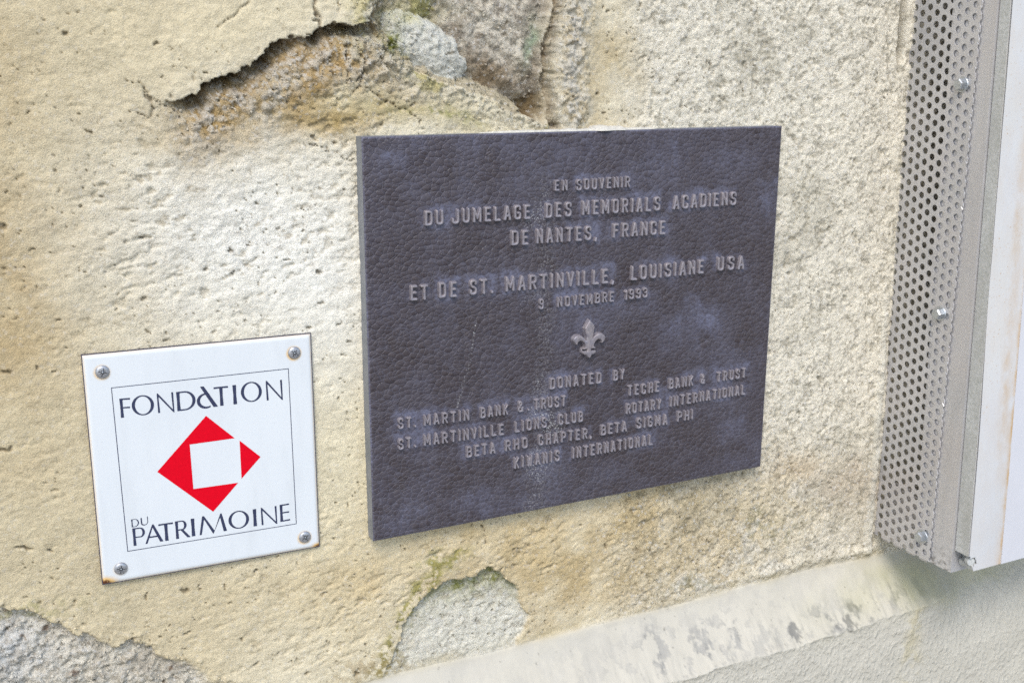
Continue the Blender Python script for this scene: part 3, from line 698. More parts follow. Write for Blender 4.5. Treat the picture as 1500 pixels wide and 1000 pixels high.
# ------------------------------------------------------------------ memorial plaque
PW, PH, PT = 0.46, 0.3779, 0.0172
plq = empty('memorial_plaque', w3(PW / 2, PH, 0.010), 'large dark cast metal plaque with leather grain, raised lettering and a fleur de lis', 'plaque')
WORDS = [  # text, baseline left px, baseline right px, cap height px
 ('EN', 812.9, 280.4, 831.6, 280, 16.5), ('SOUVENIR', 844.5, 279.5, 923.2, 274.6, 16.5),
 ('DU', 622.8, 331.6, 650, 329.4, 22.5), ('JUMELAGE', 662, 328.8, 777.5, 321.2, 22), ('DES', 799.3, 320, 837.5, 317.8, 22), ('MEMORIALS', 853, 316, 967.3, 309, 21.5), ('ACADIENS', 986, 307.5, 1078.5, 300.7, 20.5),
 ('DE', 749.5, 360.4, 774.7, 359, 22), ('NANTES,', 785.8, 357.8, 875, 352, 22), ('FRANCE', 898, 349.2, 974.8, 343.4, 21),
 ('ET', 601.6, 441.2, 628, 439.4, 23), ('DE', 643.2, 437.3, 669.6, 435.2, 23), ('ST.', 688.3, 432.9, 723.3, 430, 23), ('MARTINVILLE,', 741, 428.2, 900, 414.7, 22.5), ('LOUISIANE', 924.4, 411.5, 1031, 400.9, 21), ('USA', 1051, 397.6, 1090, 394.6, 20.5),
 ('9', 790, 453.3, 798.4, 452.8, 15.5), ('NOVEMBRE', 816.5, 450.8, 899.5, 441.8, 15.5), ('1993', 915, 439.7, 948.6, 435.7, 15),
 ('DONATED', 805.6, 571, 881, 561, 16.5), ('BY', 898.6, 558, 915, 555, 16),
 ('TECHE', 919.7, 580.3, 966, 573.6, 15.5), ('BANK', 980, 570.5, 1015.5, 565, 15), ('&', 1026.7, 562.8, 1036.2, 561.4, 14.5), ('TRUST', 1050.3, 560, 1092.6, 553, 15),
 ('ROTARY', 917.2, 607, 968.6, 599, 15.5), ('INTERNATIONAL', 981.7, 596, 1091.6, 577.8, 15),
 ('ST.', 583.8, 629, 610.2, 626, 16.5), ('MARTIN', 621.4, 624.4, 687.8, 615.8, 16.5), ('BANK', 704.2, 613, 744.6, 607, 16), ('&.', 758.8, 604.4, 776.2, 602, 16), ('TRUST', 782.8, 601, 829.2, 594.6, 16),
 ('ST.', 583.8, 659, 610.2, 655.2, 16.5), ('MARTINVILLE', 621.4, 653.6, 738.6, 637, 16.5), ('LIONS', 754.8, 634, 801.2, 626, 16), ('CLUB', 818.4, 623, 854.2, 618, 16),
 ('BETA', 683.4, 670.6, 726.2, 663.8, 16.5), ('RHO', 740.4, 661.2, 773.2, 656.2, 16), ('CHAPTER,', 788.8, 653.2, 867.2, 641.4, 16), ('BETA', 880.4, 638, 918.4, 631.6, 15.5), ('SIGMA', 932.5, 628.4, 977.9, 621.8, 15.5), ('PHI', 992, 618, 1015.1, 614.2, 15),
 ('KIWANIS', 753.4, 687, 820.2, 675, 16.5), ('INTERNATIONAL', 838.8, 672, 956.2, 651.5, 16)]
RELIEF = 0.0040
cache = {}; rects = []; poff = Vector(ORG[plq.name])
rng = np.random.default_rng(5)
for text, x0, y0, x1, y1, hp in WORDS:
    z = -0.0028
    ax_, ay_ = at(x0, y0, z); bx_, by_ = at(x1, y1, z)
    cap = abs(at((x0 + x1) / 2, (y0 + y1) / 2 - hp, z)[1] - (ay_ + by_) / 2)
    capq = round(cap * 1000 * 2) / 2000.0
    s = capq * (1 - 2 * HALF)
    def wid(c, xs): return G[c][0] * xs * s + 2 * HALF * capq
    gaps = sum(0.30 if False else 1.0 for _ in text[:-1])
    xs = 1.0
    gap0 = capq * (0.17 if len(text) > 1 else 0)
    tot = bx_ - ax_
    for _ in range(12):                                       # fit widths to the measured length
        wsum = sum(wid(c, xs) for c in text); gp = (tot - wsum) / max(1, len(text) - 1)
        if len(text) == 1: break
        if gp > capq * 0.24: xs *= 1.03
        elif gp < capq * 0.12: xs *= 0.97
    xs = min(1.25, max(0.7, round(xs * 10) / 10))
    wsum = sum(wid(c, xs) for c in text); gp = (tot - wsum) / max(1, len(text) - 1) if len(text) > 1 else 0
    x = ax_; spots_ = []
    for c in text:
        key = (c, capq, xs)
        if key not in cache: cache[key] = letter_mesh(c, capq, xs, RELIEF * (0.85 + 0.15 * capq / 0.016))
        me, lw = cache[key]
        f = (x - ax_) / max(tot, 1e-6); y = ay_ + (by_ - ay_) * f
        o = bpy.data.objects.new('letter', me); link(o, plq)
        o.location = Vector(w3(x, y + rng.normal(0, .00012), 0.0003)) - poff
        o.rotation_euler = (0, rng.normal(0, .012), 0)
        rects.append((x, x + lw, y - capq, y, capq))
        x += lw + gp
# plate: face grid with bevelled rim, sides and back
gx = np.concatenate([[0.0, 0.0006], np.linspace(0.0018, PW - 0.0018, 300), [PW - 0.0006, PW]])
gy = np.concatenate([[0.0, 0.0006], np.linspace(0.0018, PH - 0.0018, 250), [PH - 0.0006, PH]])
PX, PY = np.meshgrid(gx, gy)
de = np.minimum(np.minimum(PX, PW - PX), np.minimum(PY, PH - PY))
pz = 0.0009 * (1 - np.clip(de / 0.0018, 0, 1)) ** 2 + 0.00025 * fbm(PX, PY, 12, 3, 101)
haze = np.zeros(PX.shape); fb = fbm(PX, PY, 40, 4, 102, 0.6)
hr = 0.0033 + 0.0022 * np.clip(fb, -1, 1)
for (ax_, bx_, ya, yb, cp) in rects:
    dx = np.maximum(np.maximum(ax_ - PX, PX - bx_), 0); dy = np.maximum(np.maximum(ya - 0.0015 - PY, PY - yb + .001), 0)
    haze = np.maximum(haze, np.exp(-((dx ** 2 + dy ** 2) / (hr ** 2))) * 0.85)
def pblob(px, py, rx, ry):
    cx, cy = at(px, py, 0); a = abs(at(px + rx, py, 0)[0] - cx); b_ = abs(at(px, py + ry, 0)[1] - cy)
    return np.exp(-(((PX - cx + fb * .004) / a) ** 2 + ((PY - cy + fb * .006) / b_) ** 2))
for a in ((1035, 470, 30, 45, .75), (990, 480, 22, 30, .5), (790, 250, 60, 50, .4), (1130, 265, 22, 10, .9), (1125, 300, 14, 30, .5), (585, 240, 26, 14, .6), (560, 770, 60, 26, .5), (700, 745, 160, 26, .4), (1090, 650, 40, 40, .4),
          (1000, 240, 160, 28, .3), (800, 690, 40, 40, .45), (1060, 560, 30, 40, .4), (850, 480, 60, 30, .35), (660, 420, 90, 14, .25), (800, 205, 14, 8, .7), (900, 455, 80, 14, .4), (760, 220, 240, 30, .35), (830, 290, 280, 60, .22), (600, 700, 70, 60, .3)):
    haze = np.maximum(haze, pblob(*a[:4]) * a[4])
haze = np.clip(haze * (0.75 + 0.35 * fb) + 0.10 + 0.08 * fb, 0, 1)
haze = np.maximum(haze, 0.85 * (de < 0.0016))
speck = 0.6 * np.exp(-((PX - at(795, 450, 0)[0] + 0.006 * fb) / 0.012) ** 2) * sst(0.02, 0.06, PY) * (0.4 + 0.8 * np.clip(fb, 0, 1))
speck = np.maximum(speck, 0.95 * pblob(805, 622, 16, 20)); speck = np.maximum(speck, .6 * pblob(780, 320, 22, 12)); speck = np.maximum(speck, .6 * pblob(795, 690, 20, 24))
scr = line_dist(PX, PY, ats([(697, 470), (690, 520), (676, 575), (668, 600)], 0)); speck = np.maximum(speck, .9 * np.exp(-(scr / .0008) ** 2))
n_y, n_x = PX.shape
co_ = np.stack([PX, pz, H0 - PY], -1).reshape(-1, 3)
ci = (np.arange(n_y - 1)[:, None] * n_x + np.arange(n_x - 1)[None, :]).ravel()
q = np.stack([ci, ci + n_x, ci + n_x + 1, ci + 1], -1)
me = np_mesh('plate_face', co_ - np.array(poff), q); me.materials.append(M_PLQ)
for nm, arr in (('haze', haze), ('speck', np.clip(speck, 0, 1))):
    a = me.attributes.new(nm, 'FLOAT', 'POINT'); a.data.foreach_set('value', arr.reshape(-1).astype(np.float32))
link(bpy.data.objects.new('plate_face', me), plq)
ring = [(0, 0), (PW, 0), (PW, PH), (0, PH)]
V = [w3(x, y, 0.0009) for x, y in ring] + [w3(x, y, PT) for x, y in ring]
mesh_obj('plate_edge', V, [(0, 1, 5, 4), (1, 2, 6, 5), (2, 3, 7, 6), (3, 0, 4, 7), (4, 5, 6, 7)], M_EDGE, plq)
# setting mortar squeezed out along the top edge
V, Fc = [], []
sx = np.linspace(0.115, 0.31, 70); nr = 7
for i, x in enumerate(sx):
    e_ = math.sin(math.pi * i / (len(sx) - 1)) ** 0.4
    r = 0.0028 * e_ * (0.7 + 0.6 * vnoise(np.array([x * 90]), np.array([0.0]), 7)[0]) * (1.9 if 0.235 < x < 0.27 else 1) + 1e-4
    for k_ in range(nr):
        t = math.pi * k_ / (nr - 1); V.append(w3(x, -r * math.sin(t) * 0.8, 0.0105 - r * 2.2 * math.cos(t)))
    if i:
        for k_ in range(nr - 1):
            a = (i - 1) * nr + k_; Fc.append((a, a + nr, a + nr + 1, a + 1))
mesh_obj('setting_mortar', V, Fc, flat('pale_mortar', (0.55, 0.52, 0.45), 0.95, 0, 400, 0.2, 0.0012), plq, True, 'pale mortar bead along the top edge')
# fleur de lis
fl = [(525, 212), (572, 262), (610, 315), (606, 375), (595, 440), (584, 520), (622, 478), (680, 447), (740, 447), (782, 478), (797, 530), (775, 585), (738, 622), (718, 622), (722, 590), (702, 556), (668, 556), (632, 585), (604, 632), (600, 668), (628, 686),
      (632, 745), (628, 785), (592, 812), (560, 820), (545, 856), (515, 887), (482, 862), (460, 826), (420, 826), (390, 792), (392, 750), (402, 715), (446, 700), (446, 660), (428, 618), (392, 590), (352, 586), (322, 612), (312, 662), (298, 664), (268, 630), (244, 590), (244, 550), (270, 512), (312, 486), (370, 486), (422, 516), (462, 580), (466, 510), (452, 440), (438, 370), (462, 320)]
FZ = -0.0052
flp = ats([(820 + a / 11.77, 450 + b_ / 11.77) for a, b_ in fl], FZ)
sl1 = ats([(820 + a / 11.77, 450 + b_ / 11.77) for a, b_ in ((404, 732), (474, 728), (474, 752), (404, 756))], FZ)
sl2 = ats([(820 + a / 11.77, 450 + b_ / 11.77) for a, b_ in ((552, 722), (640, 714), (640, 738), (552, 744))], FZ)
fx = np.arange(min(p[0] for p in flp) - .002, max(p[0] for p in flp) + .002, .00035); fy = np.arange(min(p[1] for p in flp) - .002, max(p[1] for p in flp) + .002, .00035)
FX, FY = np.meshgrid(fx, fy)
e = poly_sdf(FX, FY, flp); e = np.minimum(e, -poly_sdf(FX, FY, sl1)); e = np.minimum(e, -poly_sdf(FX, FY, sl2))
t = np.clip((e + 0.0004) / 0.0010, 0, 1); z = -(-FZ + 0.0004) * t ** 0.8 + 0.0006 - 0.0003 * np.clip(e / .003, 0, 1)
keep = e > -0.0010; idx = -np.ones(FX.shape, int); idx[keep] = np.arange(keep.sum())
q = np.stack([idx[:-1, :-1], idx[1:, :-1], idx[1:, 1:], idx[:-1, 1:]], -1).reshape(-1, 4); q = q[(q >= 0).all(1)]
me = np_mesh('fleur_de_lis', np.stack([FX[keep], z[keep], H0 - FY[keep]], -1) - np.array(poff), q); me.materials.append(M_LET)
link(bpy.data.objects.new('fleur_de_lis', me), plq)

# ------------------------------------------------------------------ enamel sign
SZ = 0.0115                                           # front face depth
sc4 = ats([(120, 521), (455, 489), (468, 800), (151, 856)], SZ)
sgn = empty('enamel_sign', w3(*at(310, 828, SZ), 0.014), 'square white enamel sign with a red diamond emblem and navy lettering, fixed by four screws', 'sign')
soff = np.array(ORG[sgn.name])
n_ = 140
uu = np.concatenate([[0, .004], np.linspace(.012, .988, n_), [.996, 1]]); U, Vv = np.meshgrid(uu, uu)
c4 = np.array(sc4)
P2 = (c4[0] * ((1 - U) * (1 - Vv))[..., None] + c4[1] * (U * (1 - Vv))[..., None] + c4[2] * (U * Vv)[..., None] + c4[3] * ((1 - U) * Vv)[..., None])
SX, SY = P2[..., 0], P2[..., 1]
ed = np.minimum(np.minimum(U, 1 - U), np.minimum(Vv, 1 - Vv)) * 0.195
sz = SZ + 0.0012 * (1 - np.clip(ed / 0.0028, 0, 1)) ** 2
screws = [(150, 544.5), (431, 516.5), (446.5, 786), (177, 832)]
rust = np.zeros(SX.shape)
for i, (a, b_) in enumerate(screws):
    cx, cy = at(a, b_, SZ); r_ = np.hypot(SX - cx + 0.0004, SY - cy - 0.0006)
    rust = np.maximum(rust, (0.72, 1.0, 0.8, 0.35)[i] * np.exp(-(np.maximum(r_ - 0.0052, 0) / 0.0017) ** 2) * 0.5)
for (cx, cy), a, r0 in ((sc4[3], 1.3, .0052), (sc4[2], 1.1, .0036)):
    rust = np.maximum(rust, a * np.exp(-(np.hypot((SX - cx) * .55, SY - cy) / r0) ** 2))
rust = np.maximum(rust, 0.22 * (ed < 0.0008))
n_y, n_x = SX.shape
ci = (np.arange(n_y - 1)[:, None] * n_x + np.arange(n_x - 1)[None, :]).ravel()
me = np_mesh('enamel_face', np.stack([SX, sz, H0 - SY], -1).reshape(-1, 3) - soff, np.stack([ci, ci + n_x, ci + n_x + 1, ci + 1], -1))
me.materials.append(M_ENA); a = me.attributes.new('rust', 'FLOAT', 'POINT'); a.data.foreach_set('value', np.clip(rust, 0, 1).reshape(-1).astype(np.float32))
link(bpy.data.objects.new('enamel_face', me), sgn)
mid4 = c4.mean(0); outer = [tuple(mid4 + (p - mid4) * 1.006) for p in c4]
V = [w3(*p, SZ + .0011) for p in outer] + [w3(*p, SZ + .0032) for p in outer]
mesh_obj('enamel_rim', V, [(0, 1, 5, 4), (1, 2, 6, 5), (2, 3, 7, 6), (3, 0, 4, 7), (4, 5, 6, 7), (3, 2, 1, 0)], M_EEDGE, sgn)

def march(f, x0, x1, y0, y1, step):
    """flat mesh of f >= 0 (x right, y down), marching squares"""
    gx_ = np.arange(x0, x1 + step, step); gy_ = np.arange(y0, y1 + step, step)
    GX, GY = np.meshgrid(gx_, gy_); val = f(GX, GY)
    V, Fc, vid = [], [], {}
    def vert(key, p):
        if key not in vid: vid[key] = len(V); V.append(p)
        return vid[key]
    pos = val >= 0
    for i in range(GX.shape[0] - 1):
        row = pos[i, :-1].astype(int) + pos[i, 1:] + pos[i + 1, :-1] + pos[i + 1, 1:]
        for j in np.nonzero(row)[0]:
            cs = ((i, j), (i, j + 1), (i + 1, j + 1), (i + 1, j)); poly = []
            for (a, b_) in zip(cs, cs[1:] + cs[:1]):
                va, vb = val[a], val[b_]
                if va >= 0: poly.append(vert(a, (GX[a], GY[a])))
                if (va >= 0) != (vb >= 0):
                    t = va / (va - vb); kk = (a, b_) if a < b_ else (b_, a)
                    poly.append(vert(kk, (GX[a] + (GX[b_] - GX[a]) * t, GY[a] + (GY[b_] - GY[a]) * t)))
            if len(poly) >= 3: Fc.append(tuple(reversed(poly)))
    return V, Fc
def pg(*pts): return lambda X_, Y_: poly_sdf(X_, Y_, list(pts))
def un(*fs): return lambda X_, Y_: np.maximum.reduce([f(X_, Y_) for f in fs])
def el(cx, cy, a, b_, rot=0.0):
    def f(X_, Y_):
        c, s_ = math.cos(rot), math.sin(rot); u = (X_ - cx) * c + (Y_ - cy) * s_; v = -(X_ - cx) * s_ + (Y_ - cy) * c
        return (1 - np.sqrt((u / a) ** 2 + (v / b_) ** 2)) * min(a, b_)
    return f
def sub(a, b_): return lambda X_, Y_: np.minimum(a(X_, Y_), -b_(X_, Y_))
def inter(a, b_): return lambda X_, Y_: np.minimum(a(X_, Y_), b_(X_, Y_))
tk, th = 0.165, 0.085     # thick and thin strokes, cap height 1 (y up)
def bar(x0, x1, y0, y1): return pg((x0, y0), (x1, y0), (x1, y1), (x0, y1))
def stem(x, t0=tk): return pg((x - .01, 0), (x + t0 + .01, 0), (x + t0 - .008, .5), (x + t0 + .01, 1), (x - .01, 1), (x + .008, .5))
def ringO(W_): return sub(el(W_ / 2, .5, W_ / 2, .525), el(W_ / 2 + .0, .5, W_ / 2 - tk, .525 - .062, 0.0))
def Dsh(W_, t0=tk): return un(stem(0, t0), sub(inter(un(el(W_ * .42, .5, W_ * .58, .5), bar(0, W_ * .42, 0, 1)), bar(0, 3, -1, 2)), un(el(W_ * .42, .5, W_ * .58 - t0, .5 - .075), bar(-1, W_ * .42, .075, .925))))
def Pbowl(W_, y0): h_ = (1 - y0) / 2; return sub(un(el(W_ - h_ * 1.02, y0 + h_, h_ * 1.02, h_), bar(0, W_ - h_, y0, 1)), un(el(W_ - h_ * 1.02, y0 + h_, h_ * 1.02 - tk * .95, h_ - .065), bar(-1, W_ - h_, y0 + .065, .935)))
OPT = {
 'F': (.60, un(stem(0), pg((0, 1), (.60, 1.0), (.60, .905), (.0, .93)), pg((0, .55), (.56, .55), (.56, .465), (0, .485)))),
 'O': (1.12, ringO(1.12)),
 'N': (.90, un(pg((.0, 0), (.115, 0), (.085, .8), (.05, 1.02), (0, 1.0)), pg((.0, 1.02), (.06, 1.02), (.90, .0), (.90, -.06), (.83, -.04), (.02, .92)), pg((.79, 1), (.90, 1), (.895, -.06), (.82, .1)))),
 'D': (.98, Dsh(.98)),
 'T': (.76, un(pg((0, 1), (.76, 1), (.76, .90), (.38, .925), (0, .90)), stem(.30))),
 'I': (tk, stem(0)),
 'P': (.74, un(stem(0), Pbowl(.74, .44))),
 'A': (.98, un(pg((0, 0), (.12, 0), (.50, .98), (.44, 1.04)), pg((.80, 0), (.98, 0), (.52, 1.04), (.44, 1.04), (.42, .95)), pg((.2, .385), (.70, .385), (.73, .30), (.16, .30)))),
 'R': (.86, un(stem(0), Pbowl(.68, .46), pg((.27, .50), (.44, .50), (.88, 0), (.68, 0)))),
 'M': (1.48, un(pg((0, 0), (.12, 0), (.31, .92), (.28, 1.04), (.20, 1.04)), pg((.20, 1.04), (.30, 1.04), (.82, .12), (.74, -.06)), pg((.74, -.06), (.82, .1), (1.24, 1.0), (1.17, 1.04)), pg((1.30, 0), (1.48, 0), (1.25, 1.04), (1.17, 1.04), (1.14, .9)))),
 'E': (.62, un(stem(0), pg((0, 1), (.60, 1.0), (.60, .915), (0, .93)), pg((0, .55), (.58, .55), (.58, .465), (0, .485)), pg((0, 0), (.62, 0), (.62, .085), (0, .07)))),
 'U': (.80, un(pg((0, 1), (.15, 1), (.15, .35), (.0, .35)), pg((.72, 1), (.80, 1), (.80, .35), (.72, .35)), inter(sub(el(.40, .36, .40, .38), el(.435, .37, .285, .29)), bar(-1, 2, -1, .37)))),
 # the slanted round 'a' of the emblem's first word
 'a': (1.02, un(inter(sub(el(.43, .36, .43, .40), el(.49, .375, .33, .315)), un(bar(-1, .44, -1, .9), pg((.40, .9), (.40, .50), (.62, .50), (.66, .9)), bar(.2, .66, -.2, .10))), pg((.20, 1.12), (.38, 1.13), (1.02, 0), (.80, 0)))),
}
def sign_word(items, hpx):
    for ch, xl, yl, xr, yr in items:
        (x0, y0), (x1, y1) = at(xl, yl, SZ), at(xr, yr, SZ)
        xt, yt = at(xl, yl - hpx, SZ); cap = y0 - yt
        W_, f = OPT[ch]
        V, Fc = march(lambda a, b_: f(a, b_), -0.05, W_ + 0.06, -0.1, 1.2, 0.022)
        ex = np.array([x1 - x0, y1 - y0]) / W_; ey = np.array([0.0, -cap])
        VV = [w3(x0 + ex[0] * a + ey[0] * b_, y0 + ex[1] * a + ey[1] * b_, SZ - 0.00012) for a, b_ in V]
        mesh_obj('letter', VV, Fc, M_INK, sgn)
def c1(x, y): return 160 + x / 10.714, 540 + y / 10.714
def c2(x, y): return 290 + x / 10.714, 540 + y / 10.714
def c3(x, y): return 180 + x / 11.538, 730 + y / 11.538
def c4_(x, y): return 300 + x / 10.714, 730 + y / 10.714
def it(ch, fn, xl, yl, xr, yr): return (ch, *fn(xl, yl), *fn(xr, yr))
sign_word([it('F', c1, 186, 768, 350, 752), it('O', c1, 366, 735, 714, 705), it('N', c1, 768, 694, 1024, 662), it('D', c1, 1072, 664, 1364, 630), it('a', c1, 1382, 625, 1708, 590),
           it('T', c2, 262, 590, 488, 566), it('I', c2, 560, 558, 612, 552), it('O', c2, 682, 525, 1010, 496), it('N', c2, 1078, 496, 1332, 470)], 28.3)
sign_word([it('P', c3, 184, 796, 390, 770), it('A', c3, 380, 764, 686, 716), it('T', c3, 620, 728, 868, 690), it('R', c3, 902, 680, 1142, 644), it('I', c3, 1168, 636, 1224, 628), it('M', c3, 1296, 616, 1760, 540)], 26.0)
sign_word([it('O', c4_, 380, 482, 702, 440), it('I', c4_, 768, 434, 818, 426), it('N', c4_, 892, 415, 1138, 378), it('E', c4_, 1188, 364, 1340, 338)], 25.2)
sign_word([it('D', c3, 150, 484, 278, 464), it('U', c3, 308, 462, 430, 430)], 11.8)
def strip_line(pts, hw_):
    V, Fc = [], []
    P = [np.array(p) for p in pts]; c = sum(P) / len(P)
    for p in P:
        d = (p - c); s_ = np.sign(d)
        V.append(w3(*(p + s_ * hw_), SZ - .00010)); V.append(w3(*(p - s_ * hw_), SZ - .00010))
    for i in range(4):
        j = (i + 1) % 4; Fc.append((2 * i, 2 * i + 1, 2 * j + 1, 2 * j))
    return V, Fc
def cs(x, y): return 80 + x / 2.381, 460 + y / 2.381
V, Fc = strip_line(ats([cs(198, 257), cs(815, 190), cs(843, 730), cs(255, 826)], SZ), 0.00032)
mesh_obj('border_line', V, Fc, M_INK, sgn)
for pts in ([(358, 549), (528, 354), (628, 432), (471, 454), (484, 609), (640, 587), (553, 688)], [(645, 440), (718, 497), (652, 573)]):
    P = ats([cs(*p) for p in pts], SZ); V, Fc = march(pg(*P), min(p[0] for p in P) - .001, max(p[0] for p in P) + .001, min(p[1] for p in P) - .001, max(p[1] for p in P) + .001, 0.0008)
    # exact outline instead of the sampled one
    V = [w3(*p, SZ - .00014) for p in P]
    if len(P) == 3: Fc = [(0, 1, 2)]
    else: Fc = [(0, 3, 2, 1), (0, 4, 3), (0, 6, 5, 4)]
    mesh_obj('red_emblem', V, Fc, M_RED, sgn)
for i, (a, b_) in enumerate(screws):
    cx, cy = at(a, b_, SZ); V, Fc = [], []; seg = 28; rr = 0.0058
    prof = [(0.0002, -0.0020), (.55, -.0019), (.82, -.0015), (.97, -.0006), (1.0, .0010)]
    rot = (0.2, 0.5, 0.9, 0.1)[i]
    for r_, z_ in prof:
        for k_ in range(seg): V.append(w3(cx + r_ * rr * math.cos(k_ * 2 * math.pi / seg), cy + r_ * rr * math.sin(k_ * 2 * math.pi / seg), SZ + z_))
    for l_ in range(len(prof) - 1):
        for k_ in range(seg):
            a0 = l_ * seg + k_; a1 = l_ * seg + (k_ + 1) % seg; Fc.append((a0, a1, a1 + seg, a0 + seg))
    s_ = mesh_obj('screw', V, Fc, M_SCREW, sgn, True)
    # star recess: dark eight-armed drive with a bright pin
    V, Fc = [w3(cx, cy, SZ - .00215)], []
    for k_ in range(32):
        r_ = rr * (0.60 if k_ % 8 in (0, 1) else (0.42 if k_ % 8 in (4, 5) else 0.20)); t = rot + k_ * 2 * math.pi / 32
        V.append(w3(cx + r_ * math.cos(t), cy + r_ * math.sin(t), SZ - .00206)); Fc.append((0, 1 + (k_ + 1) % 32, 1 + k_))
    d_ = mesh_obj('drive_recess', V, Fc, M_DARK, s_)
    ofs = Vector(tuple(soff)); 
    for vtx in d_.data.vertices: vtx.co -= ofs
    V, Fc = [w3(cx, cy, SZ - .0026)], []
    for k_ in range(10): V.append(w3(cx + .0007 * math.cos(k_ * .628), cy + .0007 * math.sin(k_ * .628), SZ - .0021)); Fc.append((0, 1 + (k_ + 1) % 10, 1 + k_))
    d_ = mesh_obj('drive_pin', V, Fc, M_BOLT, s_, True)
    for vtx in d_.data.vertices: vtx.co -= ofs

# ------------------------------------------------------------------ cladding box at the right
pan = empty('cladding_panel', w3(0.9, 0.49, -0.05), 'white cladding board standing off the wall with a perforated steel side at the right edge', 'panel')
pano = Vector(ORG[pan.name])
XS = 0.660; YB = 0.5045; YT = -0.62
def zpf(y): return -0.0677 - 0.0124 * y          # outer edge of the perforated sheet
def zfl(y): return -0.0870 - 0.0334 * y          # outer corner of the steel angle
def zbf(y): return -0.1020 - 0.0440 * y          # face of the board
PIT, CP, HR = 0.0124, 0.0103, 0.0037
def perforated(name, X0, y0, y1, ncol, tshift, zf, half_first=True, ragged=False):
    V, Fc = [], []
    ang = sorted(set([round(k_ * math.pi / 8, 6) for k_ in range(16)]))
    A2 = math.atan2(PIT / 2, CP / 2)
    for c in range(ncol):
        t0 = c * CP + tshift                     # distance from outer edge towards the wall
        yc = y1 + (PIT * (0.0 if c % 2 else 0.5) if ragged else PIT * (0.30 if c % 2 else -0.20))
        while yc > y0:
            inner, outer_ = [], []
            for k_ in range(16):
                a = k_ * math.pi / 8; ca, sa = math.cos(a), math.sin(a)
                q = min((CP / 2) / max(abs(ca), 1e-6), (PIT / 2) / max(abs(sa), 1e-6))
                if k_ in (2, 6, 10, 14):
                    ox, oy = math.copysign(CP / 2, ca), math.copysign(PIT / 2, sa)
                else: ox, oy = ca * q, sa * q
                inner.append((HR * ca, HR * sa)); outer_.append((ox, oy))
            n0 = len(V)
            for p, lst in ((0, inner), (1, outer_)):
                for (tt_, yy_) in lst:
                    tq = max(t0 + tt_, 0.0); yq = min(yc + yy_, y1)
                    V.append(w3(X0, yq, zf(yq) + tq))
            for k_ in range(16):
                k2 = (k_ + 1) % 16
                Fc.append((n0 + k_, n0 + k2, n0 + 16 + k2, n0 + 16 + k_))
            yc -= PIT
    o = mesh_obj(name, V, Fc, M_PERF, pan)
    bm = bmesh.new(); bm.from_mesh(o.data); bmesh.ops.remove_doubles(bm, verts=bm.verts, dist=1e-5)
    bmesh.ops.dissolve_degenerate(bm, edges=bm.edges, dist=1e-6); bm.to_mesh(o.data); bm.free()
    md = o.modifiers.new('thickness', 'SOLIDIFY'); md.thickness = 0.0009; md.offset = -1.0
    return o
perforated('perforated_sheet', XS, YT, YB, 12, -0.0018, zpf)
perforated('perforated_liner', XS + 0.0075, YB - 0.07, YB + 0.0065, 7, 0.016, lambda y: -0.0745, ragged=True)
# steel angle: one leg behind the sheet, one behind the board
def slab(name, quad, thick, nrm, mat, label=None, sub=1):
    """quad of four (x, y, z) plane points extruded by thick along nrm (plane axes)"""
    a, b_, c, d = [np.array(p, float) for p in quad]; V, Fc = [], []
    for s_ in (0, 1):
        for i in range(sub + 1):
            for (p, q_) in ((a, d), (b_, c)):
                v = p + (q_ - p) * i / sub + np.array(nrm) * thick * s_; V.append(w3(*v))
    m_ = 2 * (sub + 1)
    for i in range(sub):
        r0 = 2 * i; Fc.append((r0, r0 + 1, r0 + 3, r0 + 2)); Fc.append((m_ + r0 + 2, m_ + r0 + 3, m_ + r0 + 1, m_ + r0))
        Fc.append((r0 + 2, m_ + r0 + 2, m_ + r0, r0)); Fc.append((r0 + 1, m_ + r0 + 1, m_ + r0 + 3, r0 + 3))
    Fc.append((0, m_, m_ + 1, 1)); e_ = 2 * sub; Fc.append((e_ + 1, m_ + e_ + 1, m_ + e_, e_))
    return mesh_obj(name, V, Fc, mat, pan, False, label)
def zdk(y): return -0.0300 - 0.038 * y           # hidden inner edge of the angle
XA = XS + 0.0012
o = slab('steel_angle', [(XA, YT, zfl(YT)), (XA, YT, zdk(YT) + 0.0), (XA, YB + .001, zdk(YB)), (XA, YB + .001, zfl(YB))], 0.002, (1, 0, 0), M_STRIP, None, 60)
a = o.data.attributes.new('grime', 'FLOAT', 'POINT')
a.data.foreach_set('value', [max(0.0, 1 - (v.co.z + pano.z - (H0 - YB)) / 0.055) ** 2 for v in o.data.vertices])
slab('steel_angle_leg', [(XA + .0001, YT, zfl(YT) - .0002), (XA + 0.05, YT, zfl(YT) - .0002), (XA + 0.05, YB + .001, zfl(YB) - .0002), (XA + .0001, YB + .001, zfl(YB) - .0002)], 0.002, (0, 0, 1), M_STRIP)
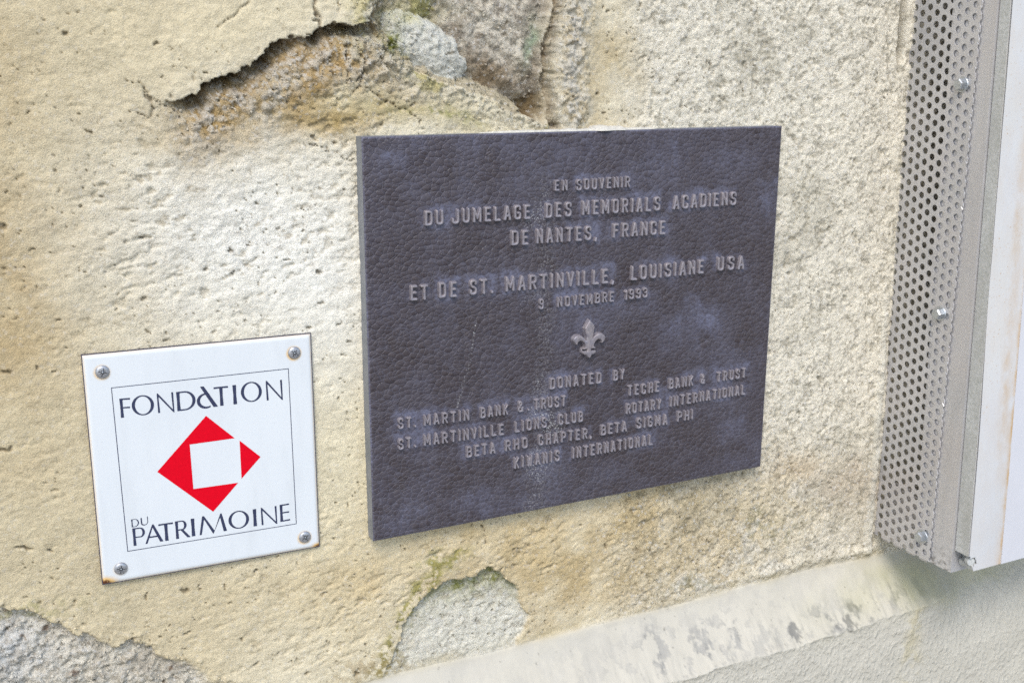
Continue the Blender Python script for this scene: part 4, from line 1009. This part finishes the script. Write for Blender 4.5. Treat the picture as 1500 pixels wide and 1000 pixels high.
# board: edge frame strip, main sheet
XB, XE = XS + 0.0042, 1.55; YBB = 0.4965
def zbb(y): return zfl(y) - 0.0012
chipy = [(XB, 0.478), (XB + .010, 0.4815), (XB + .0135, .4885), (XB + .0065, .4905), (XB + 0.0085, YBB)]
def board(name, x_pts_left, x1, yb, mat, label=None, dz=0.0):
    V, Fc = [], []
    out_ = [(x_pts_left[0][0], YT)] + x_pts_left + [(x1, yb), (x1, YT)]
    n = len(out_)
    for x, y in out_: V.append(w3(x, y, zbf(y) + dz))
    for x, y in out_: V.append(w3(x, y, zbb(y)))
    Fc.append(tuple(reversed(range(n)))); Fc.append(tuple(range(n, 2 * n)))
    for i in range(n):
        j = (i + 1) % n; Fc.append((i, j, n + j, n + i))
    o = mesh_obj(name, V, Fc, mat, pan, False, label)
    return o
fr = board('board_edge_strip', chipy, XB + 0.052, YBB, M_BOARD, 'edge strip of the board with a chipped lower corner and a rusty seam')
fr.data.materials.append(M_BEDGE)
for p in fr.data.polygons:
    if abs(p.normal.y) < 0.9: p.material_index = 1
# finely divided face so that rust and dots can sit where the photograph has them
def face_grid(name, x0, x1, y0, y1, nx_, ny_, dz, hole=None):
    gx_ = np.linspace(x0, x1, nx_); gy_ = np.linspace(y0, y1, ny_); A_, B_ = np.meshgrid(gx_, gy_)
    Z_ = zbf(B_) + dz + 0.0007 * fbm(A_, B_, 6, 3, 121)
    ci = (np.arange(ny_ - 1)[:, None] * nx_ + np.arange(nx_ - 1)[None, :])
    q = np.stack([ci, ci + nx_, ci + nx_ + 1, ci + 1], -1)
    cx_ = (A_[:-1, :-1] + A_[1:, 1:]) / 2; cy_ = (B_[:-1, :-1] + B_[1:, 1:]) / 2
    if hole is not None: q = q[poly_sdf(cx_, cy_, hole) < 0]
    else: q = q.reshape(-1, 4)
    me = np_mesh(name, np.stack([A_, Z_, H0 - B_], -1).reshape(-1, 3) - np.array(pano), q.reshape(-1, 4)); me.materials.append(M_BOARD)
    return me, A_, B_
hole = [(XB - .01, 0.479)] + chipy[0:] + [(XB + .0085, 0.55), (XB - .01, .55)]
me, A_, B_ = face_grid('board_skin', XB, XB + 0.0525, YT, YBB + .0003, 60, 400, -0.0016, hole)
seam = XB + 0.0520 - A_
ru = np.exp(-(seam / 0.0028) ** 2) * 0.7 * sst(.0, .35, B_) + 0.4 * np.exp(-(seam / .008) ** 2) * sst(.1, .4, B_) + .45 * np.exp(-((A_ - XB - .036) / .008) ** 2) * sst(-.1, .1, B_) * (1 - sst(.30, .42, B_)) + 0.12
for nm, arr in (('rust', ru), ('dots', np.ones(A_.shape))):
    a = me.attributes.new(nm, 'FLOAT', 'POINT'); a.data.foreach_set('value', np.clip(arr, 0, 1).reshape(-1).astype(np.float32))
link(bpy.data.objects.new('board_skin', me), pan)
slab('board_sheet', [(XB + .0526, YT, zbf(YT) - .0022), (XE, YT, zbf(YT) - .0022), (XE, YBB, zbf(YBB) - .0022), (XB + .0526, YBB, zbf(YBB) - .0022)], 0.012, (0, 0, 1), flat('white_sheet', (0.60, 0.59, 0.60), 0.4, 0, 20, 0.03))
slab('board_end', [(XE - .002, YT, zbf(YT) + .012), (XE - .002, YT, WZ), (XE - .002, YBB, WZ), (XE - .002, YBB, zbf(YBB) + .012)], 0.002, (1, 0, 0), M_STRIP)
def cyl(name, c, axis_, r, L_, seg, mat, parent, rot=0.0, bev=0.0):
    c = np.array(c, float); ax3 = np.array(axis_, float); ax3 /= np.linalg.norm(ax3)
    u = np.cross(ax3, (0, 1, 0)); u /= np.linalg.norm(u); v = np.cross(ax3, u); V, Fc = [], []
    for (l_, rr_) in ((0, r), (L_ * .82, r), (L_, r * (1 - bev))):
        for k_ in range(seg): V.append(w3(*(c + ax3 * l_ + (u * math.cos(rot + k_ * 2 * math.pi / seg) + v * math.sin(rot + k_ * 2 * math.pi / seg)) * rr_)))
    for l_ in range(2):
        for k_ in range(seg): a0 = l_ * seg + k_; a1 = l_ * seg + (k_ + 1) % seg; Fc.append((a0, a1, a1 + seg, a0 + seg))
    Fc.append(tuple(range(2 * seg, 3 * seg))); Fc.append(tuple(reversed(range(seg))))
    o = mesh_obj(name, V, Fc, mat, pan)
    if parent is not pan: o.parent = parent
    return o
for (y, z, rot) in ((-0.0423, -0.0505, .3), (0.2091, -0.0524, .1), (0.4776, -0.0600, .6)):
    wsh = cyl('bolt', (XS + .001, y, z), (-1, 0, 0), 0.0084, 0.0030, 24, M_BOLT, pan, 0, .06)
    cyl('bolt_head', (XS - .0018, y, z), (-1, 0.02, 0), 0.0064, 0.0068, 6, M_BOLT, wsh, rot, .14)
cyl('plug', (XB + .0085, .4860, zbf(.486) + 0.007), (-0.35, 0, -1), 0.0047, 0.0062, 20, flat('chalky_plug', (0.50, 0.50, 0.47), 0.8, 0, 500, 0.15, 0.0006), pan, 0, .05)
